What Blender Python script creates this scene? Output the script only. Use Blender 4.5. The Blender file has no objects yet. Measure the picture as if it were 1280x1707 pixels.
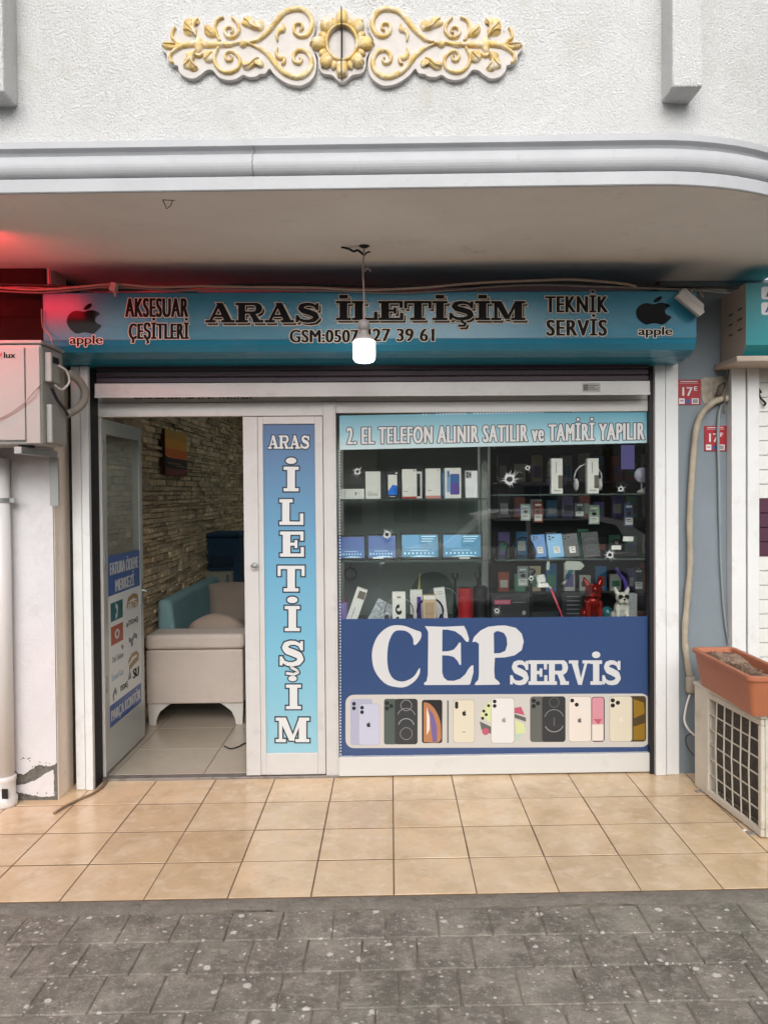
import bpy, bmesh, math, random
from math import radians, sin, cos, pi
from mathutils import Vector, Matrix, geometry
random.seed(7)
C = bpy.context.scene
COL = C.collection

# ------------------------------------------------------------------ camera
FPX, CX, CY, PW, PH = 1330.0, 678.0, 841.0, 1280, 1707
HCAM, DCAM = 1.63, 4.49
cd = bpy.data.cameras.new('camera'); cam = bpy.data.objects.new('camera', cd); COL.objects.link(cam)
RCAM = Matrix.Rotation(radians(-1.2), 3, 'Z') @ Matrix.Rotation(pi/2 - radians(0.9), 3, 'X') @ Matrix.Rotation(-0.008, 3, 'Z')
OCAM = Vector((0, -DCAM, HCAM))
cam.matrix_world = Matrix.Translation(OCAM) @ RCAM.to_4x4()
cd.sensor_fit = 'VERTICAL'; cd.sensor_height = 24; cd.lens = 24*FPX/PH
cd.shift_x = -(CX - PW/2)/PH; cd.shift_y = (CY - PH/2)/PH
cd.clip_start = 0.05; cd.clip_end = 500
C.camera = cam

# ------------------------------------------------------------------ sky, sun, exposure
SUN_EL, SUN_AZ = radians(31), radians(184)       # soft sun behind the photographer
w = bpy.data.worlds.new('World'); C.world = w; w.use_nodes = True
nt = w.node_tree; bg = nt.nodes['Background']
sky = nt.nodes.new('ShaderNodeTexSky'); sky.sky_type = 'NISHITA'; sky.sun_disc = False
sky.sun_elevation = SUN_EL; sky.sun_rotation = SUN_AZ; sky.dust_density = 4; sky.air_density = 1.2
hs = nt.nodes.new('ShaderNodeHueSaturation'); hs.inputs['Saturation'].default_value = 0.12
nt.links.new(sky.outputs[0], hs.inputs['Color']); nt.links.new(hs.outputs[0], bg.inputs['Color'])
bg.inputs['Strength'].default_value = 0.15
sl = bpy.data.lights.new('sun', 'SUN'); sl.energy = 1.5; sl.angle = radians(50); sl.color = (1, 0.985, 0.965)
so = bpy.data.objects.new('sun', sl); COL.objects.link(so)
sd = Vector((sin(SUN_AZ)*cos(SUN_EL), cos(SUN_AZ)*cos(SUN_EL), sin(SUN_EL)))
so.rotation_euler = sd.to_track_quat('Z', 'Y').to_euler(); so.location = (0, -6, 8)
C.view_settings.view_transform = 'Standard'; C.view_settings.look = 'None'
C.view_settings.gamma = 1; C.view_settings.exposure = 0.2
C.cycles.max_bounces = 8; C.cycles.transparent_max_bounces = 16; C.cycles.caustics_reflective = False
C.cycles.caustics_refractive = False; C.cycles.use_denoising = True

# ------------------------------------------------------------------ measuring: a pixel of the photo to a point on a real surface
def ray(px, py): return RCAM @ Vector(((px-CX)/FPX, -(py-CY)/FPX, -1))
def oy(px, py, Y, k=0.0):
    d = ray(px, py); t = (Y + k*OCAM.x - OCAM.y)/(d.y - k*d.x); return OCAM + d*t
def oz(px, py, Z):
    d = ray(px, py); return OCAM + d*((Z-OCAM.z)/d.z)
def ox(px, py, X):
    d = ray(px, py); return OCAM + d*((X-OCAM.x)/d.x)
def rect(a, b, c, d, Y):
    mx, my = (a+c)/2, (b+d)/2
    return oy(a, my, Y).x, oy(c, my, Y).x, oy(mx, d, Y).z, oy(mx, b, Y).z
def mpx(Y, k=0.0): return lambda px, py, l=0.0: oy(px, py, Y, k) + Vector((0, -l, 0))
def mox(X): return lambda px, py, l=0.0: ox(px, py, X) + Vector((l, 0, 0))

# ------------------------------------------------------------------ materials
def lin(h):
    if isinstance(h, str):
        v = [int(h[i:i+2], 16)/255 for i in (0, 2, 4)]
        v = [x/12.92 if x <= .04045 else ((x+.055)/1.055)**2.4 for x in v]
        return (*v, 1)
    return (*h, 1)
MC = {}
def mat(name, col, rough=.6, metal=0., spec=.5, var=None, bump=None, coat=0., island=0., dirt=None, emit=None, spots=None):
    if name in MC: return MC[name]
    m = bpy.data.materials.new(name); m.use_nodes = True; MC[name] = m
    n, l = m.node_tree.nodes, m.node_tree.links
    b = n['Principled BSDF']; c = lin(col)
    b.inputs['Base Color'].default_value = c; b.inputs['Roughness'].default_value = rough
    b.inputs['Metallic'].default_value = metal; b.inputs['Specular IOR Level'].default_value = spec
    b.inputs['Coat Weight'].default_value = coat; b.inputs['Coat Roughness'].default_value = .1
    tc = n.new('ShaderNodeTexCoord'); out = None
    def noise(scale, det=6, rgh=.6, dist=0):
        t = n.new('ShaderNodeTexNoise'); t.inputs['Scale'].default_value = scale; t.inputs['Detail'].default_value = det
        t.inputs['Roughness'].default_value = rgh; t.inputs['Distortion'].default_value = dist
        l.new(geo.outputs['Position'], t.inputs['Vector']); return t
    geo = n.new('ShaderNodeNewGeometry')
    def mixc(fac, a, bcol, mode='MIX'):
        x = n.new('ShaderNodeMix'); x.data_type = 'RGBA'; x.blend_type = mode
        if isinstance(fac, float): x.inputs[0].default_value = fac
        else: l.new(fac, x.inputs[0])
        if isinstance(a, tuple): x.inputs[6].default_value = a
        else: l.new(a, x.inputs[6])
        if isinstance(bcol, tuple): x.inputs[7].default_value = bcol
        else: l.new(bcol, x.inputs[7])
        return x.outputs[2]
    def ramp(src, lo, hi):
        r = n.new('ShaderNodeMapRange'); r.inputs['From Min'].default_value = lo; r.inputs['From Max'].default_value = hi
        l.new(src, r.inputs['Value']); return r.outputs[0]
    cur = c
    if var:                                     # (scale, amount)
        t = noise(var[0]); f = ramp(t.outputs['Fac'], .3, .7)
        a = var[1]; cur = mixc(f, tuple(x*(1-a) for x in c[:3])+(1,), tuple(min(1, x*(1+a)) for x in c[:3])+(1,))
    if island:
        f = ramp(geo.outputs['Random Per Island'], 0, 1)
        hv = n.new('ShaderNodeHueSaturation'); hv.inputs['Hue'].default_value = .5
        v = n.new('ShaderNodeMapRange'); v.inputs['To Min'].default_value = 1-island; v.inputs['To Max'].default_value = 1+island
        l.new(geo.outputs['Random Per Island'], v.inputs['Value']); l.new(v.outputs[0], hv.inputs['Value'])
        if isinstance(cur, tuple): hv.inputs['Color'].default_value = cur
        else: l.new(cur, hv.inputs['Color'])
        cur = hv.outputs[0]
    for dd in (dirt or []):                     # (scale, lo, hi, colour, strength)
        t = noise(dd[0], 8, .65, .3); f = ramp(t.outputs['Fac'], dd[1], dd[2])
        mm = n.new('ShaderNodeMath'); mm.operation = 'MULTIPLY'; mm.inputs[1].default_value = dd[4]; l.new(f, mm.inputs[0])
        cur = mixc(mm.outputs[0], cur, lin(dd[3]))
    for sc, r0, keep, scol, st in (spots or []):   # round droppings: voronoi cells, only some of them filled
        vo = n.new('ShaderNodeTexVoronoi'); vo.inputs['Scale'].default_value = sc; wv = noise(sc*1.6, 3)
        va = n.new('ShaderNodeVectorMath'); va.operation = 'MULTIPLY_ADD'; va.inputs[1].default_value = (.5/sc,)*3; l.new(wv.outputs['Color'], va.inputs[0]); l.new(geo.outputs['Position'], va.inputs[2]); l.new(va.outputs[0], vo.inputs['Vector'])
        sx = n.new('ShaderNodeSeparateColor'); l.new(vo.outputs['Color'], sx.inputs[0])
        rr_ = n.new('ShaderNodeMapRange'); rr_.inputs['From Min'].default_value = keep; rr_.inputs['To Max'].default_value = r0; l.new(sx.outputs[0], rr_.inputs['Value'])
        lt = n.new('ShaderNodeMath'); lt.operation = 'SUBTRACT'; l.new(rr_.outputs[0], lt.inputs[0]); l.new(vo.outputs['Distance'], lt.inputs[1])
        f = ramp(lt.outputs[0], 0, .08); mm = n.new('ShaderNodeMath'); mm.operation = 'MULTIPLY'; mm.inputs[1].default_value = st; l.new(f, mm.inputs[0])
        cur = mixc(mm.outputs[0], cur, lin(scol))
    if not isinstance(cur, tuple): l.new(cur, b.inputs['Base Color'])
    prev = None
    for bb in (bump or []):                     # (scale, distance)
        t = noise(bb[0], 5, .55); bn = n.new('ShaderNodeBump'); bn.inputs['Strength'].default_value = 1; bn.inputs['Distance'].default_value = bb[1]
        l.new(t.outputs['Fac'], bn.inputs['Height'])
        if prev: l.new(prev, bn.inputs['Normal'])
        prev = bn.outputs[0]
    if prev: l.new(prev, b.inputs['Normal'])
    if emit: b.inputs['Emission Color'].default_value = lin(emit[0]); b.inputs['Emission Strength'].default_value = emit[1]
    return m
def glass_mat(name, tint, rough=0., add=.04):
    if name in MC: return MC[name]
    m = bpy.data.materials.new(name); m.use_nodes = True; MC[name] = m
    n, l = m.node_tree.nodes, m.node_tree.links; n.remove(n['Principled BSDF'])
    tr = n.new('ShaderNodeBsdfTransparent'); tr.inputs[0].default_value = lin(tint)
    gl = n.new('ShaderNodeBsdfGlossy'); gl.inputs['Roughness'].default_value = rough
    lw = n.new('ShaderNodeLayerWeight'); lw.inputs[0].default_value = .5
    pw = n.new('ShaderNodeMath'); pw.operation = 'POWER'; pw.inputs[1].default_value = 5; l.new(lw.outputs['Facing'], pw.inputs[0])
    ad = n.new('ShaderNodeMath'); ad.operation = 'MULTIPLY_ADD'; ad.inputs[1].default_value = .9; ad.inputs[2].default_value = add; l.new(pw.outputs[0], ad.inputs[0])
    mx = n.new('ShaderNodeMixShader'); l.new(ad.outputs[0], mx.inputs[0]); l.new(tr.outputs[0], mx.inputs[1]); l.new(gl.outputs[0], mx.inputs[2])
    l.new(mx.outputs[0], n['Material Output'].inputs[0]); return m
def grad_mat(name, stops, z0, z1, rough=.35, axis=2, spec=.5):
    """a printed colour gradient between two heights"""
    m = mat(name, stops[0][1], rough, spec=spec); n, l = m.node_tree.nodes, m.node_tree.links
    g = n.new('ShaderNodeNewGeometry'); s = n.new('ShaderNodeSeparateXYZ'); l.new(g.outputs['Position'], s.inputs[0])
    r = n.new('ShaderNodeMapRange'); r.inputs['From Min'].default_value = z0; r.inputs['From Max'].default_value = z1; l.new(s.outputs[axis], r.inputs['Value'])
    cr = n.new('ShaderNodeValToRGB'); e = cr.color_ramp.elements
    e[0].position, e[0].color = stops[0][0], lin(stops[0][1]); e[1].position, e[1].color = stops[-1][0], lin(stops[-1][1])
    for p, c in stops[1:-1]: x = e.new(p); x.color = lin(c)
    l.new(r.outputs[0], cr.inputs[0]); l.new(cr.outputs[0], n['Principled BSDF'].inputs['Base Color']); return m

# ------------------------------------------------------------------ mesh building
def worldloc(o):
    v = Vector((0, 0, 0))
    while o: v += o.location; o = o.parent
    return v
class MB:
    def __init__(s): s.v = []; s.f = []; s.m = []
    def add(s, vs, fs, m=0):
        o = len(s.v); s.v += [Vector(x) for x in vs]
        for f in fs: s.f.append([i+o for i in f]); s.m.append(m)
        return s
    def box(s, x0, x1, y0, y1, z0, z1, m=0, rot=None, piv=None, taper=1.0):
        a, b = (x0+x1)/2, (y0+y1)/2
        vs = [(x0, y0, z0), (x1, y0, z0), (x1, y1, z0), (x0, y1, z0)] + [(a+(x-a)*taper, b+(y-b)*taper, z1) for x, y in ((x0, y0), (x1, y0), (x1, y1), (x0, y1))]
        if rot is not None:
            p = Vector(piv if piv is not None else (a, b, z0)); vs = [p + rot @ (Vector(v)-p) for v in vs]
        return s.add(vs, [(3, 2, 1, 0), (4, 5, 6, 7), (0, 1, 5, 4), (1, 2, 6, 5), (2, 3, 7, 6), (3, 0, 4, 7)], m)
    def hexa(s, q0, q1, m=0):
        """a solid between two quads"""
        return s.add(list(q0)+list(q1), [(3, 2, 1, 0), (4, 5, 6, 7), (0, 1, 5, 4), (1, 2, 6, 5), (2, 3, 7, 6), (3, 0, 4, 7)], m)
    def face(s, pts, m=0): return s.add(pts, [tuple(range(len(pts)))], m)
    def tube(s, pts, r, seg=8, m=0, cap=True):
        pts = [Vector(p) for p in pts]; n = len(pts); rs = r if isinstance(r, (list, tuple)) else [r]*n
        vs, fs = [], []; up = None
        for i, p in enumerate(pts):
            d = (pts[min(i+1, n-1)]-pts[max(i-1, 0)])
            if d.length < 1e-9: d = Vector((0, 0, 1))
            d.normalize()
            if up is None: up = d.orthogonal().normalized()
            a = up - d*up.dot(d)
            if a.length < 1e-5: a = d.orthogonal()
            a.normalize(); up = a; b = d.cross(a)
            for k in range(seg): t = 2*pi*k/seg; vs.append(p + (a*cos(t)+b*sin(t))*rs[i])
        for i in range(n-1):
            for k in range(seg): fs.append((i*seg+k, i*seg+(k+1) % seg, (i+1)*seg+(k+1) % seg, (i+1)*seg+k))
        if cap: fs.append(tuple(range(seg))[::-1]); fs.append(tuple((n-1)*seg+k for k in range(seg)))
        return s.add(vs, fs, m)
    def lathe(s, c, prof, seg=20, m=0, axis='z', rot=None):
        c = Vector(c); vs, fs = [], []
        for r, h in prof:
            for k in range(seg):
                t = 2*pi*k/seg; p = Vector((r*cos(t), r*sin(t), h))
                if axis == 'y': p = Vector((r*cos(t), h, r*sin(t)))
                if axis == 'x': p = Vector((h, r*cos(t), r*sin(t)))
                if rot is not None: p = rot @ p
                vs.append(c+p)
        for i in range(len(prof)-1):
            for k in range(seg): fs.append((i*seg+k, i*seg+(k+1) % seg, (i+1)*seg+(k+1) % seg, (i+1)*seg+k))
        fs.append(tuple(range(seg))[::-1]); fs.append(tuple((len(prof)-1)*seg+k for k in range(seg)))
        return s.add(vs, fs, m)
    def ell(s, c, rx, ry, rz, m=0, seg=14, ring=9, rot=None):
        c = Vector(c); vs, fs = [], []
        for i in range(ring+1):
            a = pi*i/ring
            for k in range(seg):
                t = 2*pi*k/seg; p = Vector((rx*sin(a)*cos(t), ry*sin(a)*sin(t), -rz*cos(a)))
                vs.append(c + (rot @ p if rot is not None else p))
        for i in range(ring):
            for k in range(seg): fs.append((i*seg+k, i*seg+(k+1) % seg, (i+1)*seg+(k+1) % seg, (i+1)*seg+k))
        return s.add(vs, fs, m)
    def sweep(s, prof, path, m=0, closed=True):
        """profile [(out, z)] along a plan path [(x, y, nx, ny)]"""
        vs, fs = [], []; n = len(prof)
        for x, y, nx, ny in path:
            for o, z in prof: vs.append((x+nx*o, y+ny*o, z))
        for i in range(len(path)-1):
            for k in range(n if closed else n-1): fs.append((i*n+k, i*n+(k+1) % n, (i+1)*n+(k+1) % n, (i+1)*n+k))
        if closed: fs.append(tuple(range(n))[::-1]); fs.append(tuple((len(path)-1)*n+k for k in range(n)))
        return s.add(vs, fs, m)
    # ---- flat print, coordinates in any 2-D system that fn(u, v, lift) carries onto a surface
    def loops(s, loops, fn, lift=0., m=0):
        ls = [[Vector((p[0], p[1], 0)) for p in L] for L in loops]
        tri = geometry.tessellate_polygon(ls); flat = [p for L in ls for p in L]
        return s.add([fn(p.x, p.y, lift) for p in flat], tri, m)
    def poly(s, pts, fn, lift=0., m=0): return s.loops([pts], fn, lift, m)
    def prect(s, a, b, c, d, fn, lift=0., m=0, r=0.): return s.poly(rr(a, b, c, d, r), fn, lift, m)
    def disc(s, x, y, rx, fn, lift=0., m=0, ry=None, seg=20):
        ry = ry or rx; return s.add([fn(x+rx*cos(2*pi*k/seg), y+ry*sin(2*pi*k/seg), lift) for k in range(seg)], [tuple(range(seg))], m)
    def line(s, pts, wd, fn, lift=0., m=0):
        for i, q in enumerate(tl(pts, wd)): s.poly(q, fn, lift+i*8e-6, m)
        return s
    def slab(s, loop, fn, l0, l1, m=0):
        """a traced outline given real thickness"""
        n = len(loop); s.loops([loop], fn, l1, m); o = len(s.v)
        s.add([fn(*p, l0) for p in loop]+[fn(*p, l1) for p in loop], [(i, (i+1) % n, n+(i+1) % n, n+i) for i in range(n)], m); return s
    def build(s, name, mats, parent=None, label=None, cat=None, group=None, kind=None, smooth=False, bevel=0., seg=2, fix=True, rem=0.):
        me = bpy.data.meshes.new(name)
        if parent is not None: loc = Vector((0, 0, 0)); off = worldloc(parent)
        else:
            xs = [v.x for v in s.v]; ys = [v.y for v in s.v]; zs = [v.z for v in s.v]
            loc = Vector(((min(xs)+max(xs))/2, (min(ys)+max(ys))/2, min(zs))) if kind != 'structure' else Vector((0, 0, 0)); off = loc
        me.from_pydata([v-off for v in s.v], [], s.f)
        for q in (mats if isinstance(mats, (list, tuple)) else [mats]): me.materials.append(q)
        for p, i in zip(me.polygons, s.m): p.material_index = i
        if fix:
            bm = bmesh.new(); bm.from_mesh(me); bmesh.ops.recalc_face_normals(bm, faces=bm.faces[:]); bm.to_mesh(me); bm.free()
        if smooth:
            for p in me.polygons: p.use_smooth = True
        o = bpy.data.objects.new(name, me); COL.objects.link(o); o.location = loc
        if parent is not None: o.parent = parent
        if rem:
            r = o.modifiers.new('r', 'REMESH'); r.mode = 'VOXEL'; r.voxel_size = rem; r.use_smooth_shade = True
            sm = o.modifiers.new('s', 'SMOOTH'); sm.iterations = 4
        if bevel:
            bv = o.modifiers.new('b', 'BEVEL'); bv.width = bevel; bv.segments = seg; bv.limit_method = 'ANGLE'; bv.angle_limit = radians(40)
        tag(o, label, cat, group, kind); return o
def tag(o, label=None, cat=None, group=None, kind=None):
    if label: o['label'] = label
    if cat: o['category'] = cat
    if group: o['group'] = group
    if kind: o['kind'] = kind
def thing(name, label, cat, loc, group=None):
    o = bpy.data.objects.new(name, None); COL.objects.link(o); o.location = loc; o.empty_display_size = .1
    tag(o, label, cat, group); return o
def copy_tree(o, parent=None):
    c = o.copy(); COL.objects.link(c); c.parent = parent
    for ch in [x for x in bpy.data.objects if x.parent == o]: copy_tree(ch, c)
    return c
def rr(a, b, c, d, r=0., n=5):
    if r <= 0: return [(a, b), (c, b), (c, d), (a, d)]
    out = []
    for cx, cy, t0 in ((c-r, b+r, -pi/2), (c-r, d-r, 0), (a+r, d-r, pi/2), (a+r, b+r, pi)):
        for k in range(n+1): t = t0+pi/2*k/n; out.append((cx+r*cos(t), cy+r*sin(t)))
    return out
def tl(pts, wd):
    out = []; n = len(pts); ws = wd if isinstance(wd, (list, tuple)) else [wd]*n
    for i in range(n-1):
        (x0, y0), (x1, y1) = pts[i], pts[i+1]; L = math.hypot(x1-x0, y1-y0) or 1e-6; nx, ny = -(y1-y0)/L, (x1-x0)/L
        a, b = ws[i]/2, ws[i+1]/2
        out.append([(x0+nx*a, y0+ny*a), (x0-nx*a, y0-ny*a), (x1-nx*b, y1-ny*b), (x1+nx*b, y1+ny*b)])
        if 0 < i: out.append([(x0+a*cos(2*pi*k/10), y0+a*sin(2*pi*k/10)) for k in range(10)])
    return out
def crom(pts, k=5):
    out = []; n = len(pts)
    for i in range(n-1):
        p = [pts[max(i-1, 0)], pts[i], pts[i+1], pts[min(i+2, n-1)]]
        for j in range(k):
            t = j/k; out.append(tuple(.5*((2*p[1][d])+(-p[0][d]+p[2][d])*t+(2*p[0][d]-5*p[1][d]+4*p[2][d]-p[3][d])*t*t+(-p[0][d]+3*p[1][d]-3*p[2][d]+p[3][d])*t**3) for d in range(len(pts[0]))))
    out.append(tuple(pts[-1])); return out
def crom_closed(pts, k=4):
    n = len(pts); e = [pts[-1]]+list(pts)+[pts[0], pts[1]]; r = crom(e, k); return r[k:k+n*k]
def grow(poly, w):
    """a convex polygon pushed out by w"""
    n = len(poly); A = sum(poly[i][0]*poly[(i+1) % n][1]-poly[(i+1) % n][0]*poly[i][1] for i in range(n)); s = 1 if A > 0 else -1
    out = []
    for i in range(n):
        a, b, c = poly[i-1], poly[i], poly[(i+1) % n]
        def nn(p, q): L = math.hypot(q[0]-p[0], q[1]-p[1]) or 1e-6; return s*(q[1]-p[1])/L, -s*(q[0]-p[0])/L
        n1, n2 = nn(a, b), nn(b, c); mx, my = n1[0]+n2[0], n1[1]+n2[1]; q = max(.35, (mx*mx+my*my)/2)
        out.append((b[0]+mx*w/q, b[1]+my*w/q))
    return out

# ------------------------------------------------------------------ lettering
TXT = {}
def text2d(s, off=0., sp=1.):
    key = (s, off, sp)
    if key in TXT: return TXT[key]
    cu = bpy.data.curves.new('lettering_outline', 'FONT'); cu.body = s; cu.offset = off; cu.space_character = sp; cu.resolution_u = 4
    o = bpy.data.objects.new('lettering_outline', cu); COL.objects.link(o)
    dg = bpy.context.evaluated_depsgraph_get(); me = bpy.data.meshes.new_from_object(o.evaluated_get(dg))
    r = ([(v.co.x, v.co.y) for v in me.vertices], [tuple(p.vertices) for p in me.polygons])
    bpy.data.objects.remove(o); bpy.data.meshes.remove(me); bpy.data.curves.remove(cu)
    TXT[key] = r; return r
def write(mb, s, box, fn, lift=0., m=0, bold=.6, outline=None, slope=0., sp=1., off=0.):
    """lettering fitted into box=(x0,y0,x1,y1), y down; bold and outline=(width, material index) in the box's own units"""
    x0, y0, x1, y1 = box; x0 += bold; x1 -= bold
    v, f = text2d(s, off, sp); ax, bx = min(p[0] for p in v), max(p[0] for p in v); ay, by = min(p[1] for p in v), max(p[1] for p in v)
    q = [(x0+(p[0]-ax)/(bx-ax)*(x1-x0), y1-(p[1]-ay)/(by-ay)*(y1-y0)+slope*((p[0]-ax)/(bx-ax)-.5)*(x1-x0)) for p in v]
    def put(dx, dy, l, mi): mb.add([fn(a+dx, b+dy, l) for a, b in q], f, mi)
    l = lift
    if outline:
        o, mi = outline
        for k in range(10):
            for e in ((-bold, bold) if bold else (0,)): put(o*cos(2*pi*k/10)+e, o*sin(2*pi*k/10), l, mi); l += 1.5e-5
        l += 3e-4
    for e in ((-bold, -bold/2, 0, bold/2, bold) if bold else (0,)): put(e, 0, l, m); l += 1.5e-5
def R(a, b, c, d): return [(a, b), (c, b), (c, d), (a, d)]
SPATH = [(.93, .70), (.86, .84), (.68, .92), (.48, .92), (.30, .85), (.26, .72), (.36, .60), (.60, .52), (.84, .42), (.92, .27), (.82, .13), (.60, .07), (.38, .08), (.20, .16), (.13, .30)]
SW = [.10, .13, .15, .17, .21, .25, .27, .28, .27, .25, .21, .17, .15, .13, .10]
def gl_S(): return tl(SPATH, SW)+[R(.90, .62, 1.02, .98), R(.04, .02, .16, .38)]
def bowl(x0, xr, yt, yb, w0, w1):
    c = (yt+yb)/2; h = (yt-yb)/2; p = [(x0, yt)]; ws = [w0]
    for k in range(7): t = pi/2-pi*k/6; p.append((xr-h*.8+cos(t)*h*.95, c+sin(t)*h)); ws.append(w0+(w1-w0)*cos(t))
    p.append((x0, yb)); ws.append(w0); return tl(p, ws)
GL = {
 'A': (1.25, [[(.14, .06), (.28, .06), (.66, .96), (.52, .96)], [(.44, 1), (.74, 1), (1.14, .06), (.82, .06)], R(.34, .28, .86, .40), R(0, 0, .44, .13), R(.68, 0, 1.25, .13)]),
 'R': (1.22, [R(.12, 0, .42, 1), R(0, 0, .54, .13), R(0, .87, .5, 1)]+bowl(.4, .98, .935, .5, .13, .28)+[[(.55, .5), (.82, .5), (1.08, .06), (.78, .06)], R(.74, 0, 1.2, .13)]),
 'S': (1.06, gl_S()),
 'Ş': (1.06, gl_S()+tl([(.55, .05), (.55, -.08), (.70, -.17), (.66, -.29), (.40, -.29)], .11)),
 'İ': (.62, [R(.15, 0, .47, 1), R(0, 0, .62, .13), R(0, .87, .62, 1), R(.13, 1.12, .49, 1.32)]),
 'i': (.62, [R(.15, 0, .47, 1), R(0, 0, .62, .13), R(0, .87, .62, 1), [(.31+.22*cos(2*pi*k/14), 1.24+.13*sin(2*pi*k/14)) for k in range(14)]]),
 'I': (.62, [R(.15, 0, .47, 1), R(0, 0, .62, .13), R(0, .87, .62, 1)]),
 'L': (1.05, [R(.12, 0, .44, 1), R(0, .87, .58, 1), R(0, 0, 1.05, .13), R(.90, 0, 1.05, .44)]),
 'E': (1.02, [R(.12, 0, .44, 1), R(0, .87, 1.0, 1), R(.86, .64, 1.0, 1), R(0, 0, 1.02, .13), R(.88, 0, 1.02, .38), R(.4, .44, .72, .56), R(.62, .34, .74, .66)]),
 'T': (1.12, [R(0, .87, 1.12, 1), R(0, .6, .13, 1), R(.99, .6, 1.12, 1), R(.4, 0, .72, 1), R(.25, 0, .87, .13)]),
 'M': (1.4, [R(.13, 0, .27, 1), R(.96, 0, 1.27, 1), [(.12, 1), (.42, 1), (.80, .06), (.56, .06)], [(.98, 1), (1.12, 1), (.74, .06), (.62, .06)], R(0, 0, .42, .13), R(.82, 0, 1.4, .13), R(0, .87, .36, 1), R(1.04, .87, 1.4, 1)]),
 'V': (1.2, [[(.12, 1), (.44, 1), (.72, .0), (.52, .0)], [(.92, 1), (1.04, 1), (.70, .0), (.58, .0)], R(0, .89, .5, 1), R(.76, .89, 1.2, 1)]),
 ' ': (.55, []), 'Ç': (0, [])}
def slabword(mb, s, box, fn, layers, gap=.06, cap=None):
    """box bounds the capitals (baseline to cap height); layers = [(grow, dx, dy, lift, material)]"""
    x0, y0, x1, y1 = box; pos = []; x = 0
    for ch in s: pos.append(x); x += GL[ch][0]+gap
    W = x-gap; sx, sy = (x1-x0)/W, (y1-y0)
    for g, dx, dy, lift, m in layers:
        for ch, p in zip(s, pos):
            for iq, q in enumerate(GL[ch][1]):
                pts = [(x0+(p+a)*sx, y1-b*sy) for a, b in q]
                if g: pts = grow(pts, g)
                mb.poly([(a+dx, b+dy) for a, b in pts], fn, lift+iq*2e-5, m)
FRUIT = crom_closed([(.50, .20), (.62, .15), (.75, .14), (.88, .20), (.94, .27), (.84, .36), (.80, .48), (.84, .61), (.97, .70), (.90, .84), (.80, .96), (.70, 1.0), (.58, .96), (.50, .95), (.40, .97), (.30, 1.0), (.18, .92), (.06, .74), (.02, .55), (.05, .36), (.14, .23), (.26, .16), (.38, .17)], 3)
LEAF = crom_closed([(.50, .125), (.50, .05), (.58, -.06), (.70, -.12), (.71, -.03), (.64, .08)], 3)
def fruit(mb, x0, y0, x1, y1, fn, lift, m):
    for L in (FRUIT, LEAF): mb.poly([(x0+(x1-x0)*a, y0+(y1-y0)*b) for a, b in L], fn, lift, m)

# ------------------------------------------------------------------ palette
white_al = mat('white_aluminium', 'dcdddd', .35, var=(3, .04), dirt=[(6, .55, .8, '8d8576', .35)])
frame_al = mat('cream_aluminium', 'c4c2c0', .38, var=(4, .05), dirt=[(9, .58, .8, '8a8078', .3)])
grey_al = mat('grey_aluminium', '9aa0a0', .35, metal=.6)
black = mat('black', '0c0c0e', .4); dark_rub = mat('dark_rubber', '17151a', .6)
teal = mat('teal_print', '237d9b', .24, var=(2.2, .08), dirt=[(5, .55, .8, '4f8596', .3)])
teal_shade = mat('teal_lip_shade', '177590', .28)  # for the sign's lower edge, with its shadow put into the colour
ink = mat('black_ink', '0b0a0c', .5, spec=.15); gloss_ink = mat('gloss_black_ink', '060607', .12, spec=.1); cream = mat('cream_ink', 'd9cfc0', .5); white_ink = mat('white_ink', 'd0d2d2', .45)
purple_dk = mat('purple_shutter', '36222f', .5)
stucco = mat('white_stucco', 'e6e6e5', .88, var=(150, .07), bump=[(118, .014), (300, .004)], dirt=[(2.2, .5, .8, 'b9b4a6', .25), (4.5, .56, .75, 'c6bb9e', .3)])
moulding = mat('grey_moulding_paint', 'b4b5b8', .5, var=(5, .05), bump=[(30, .0012)], dirt=[(14, .6, .8, '7d7d78', .35)])
soffit_m = mat('soffit_paint', 'ece7e3', .8, var=(1.6, .06), bump=[(8, .004)], dirt=[(5, .6, .8, '857a72', .35)])
plaster = mat('plaster_paint', 'd3d0d2', .75, var=(5, .04), bump=[(14, .006), (70, .002)], dirt=[(7, .56, .8, 'aaa59c', .45)])
cement = mat('raw_cement', '6a675f', .95, var=(40, .3), bump=[(60, .008)])
pier_side_beige = mat('pier_side_beige', 'ecdfd1', .7, var=(6, .06), dirt=[(12, .58, .8, '8f8172', .5)])
bluegrey = mat('blue_grey_paint', '79838a', .7, var=(2.5, .08), bump=[(40, .001)], dirt=[(8, .6, .8, '6a6f70', .4)])
pvc = mat('pvc_pipe', 'd9d6d4', .4, dirt=[(9, .6, .8, '9b9488', .4)])
metal_g = mat('galvanised', 'a9aaa8', .4, metal=.7)
glass = glass_mat('window_glass', 'fbfdfc', 0., .095)
shelf_glass = glass_mat('shelf_glass', 'e6f0ec')
dark_in = mat('dark_interior', '2b2d2c', .7, var=(2, .15))

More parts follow.
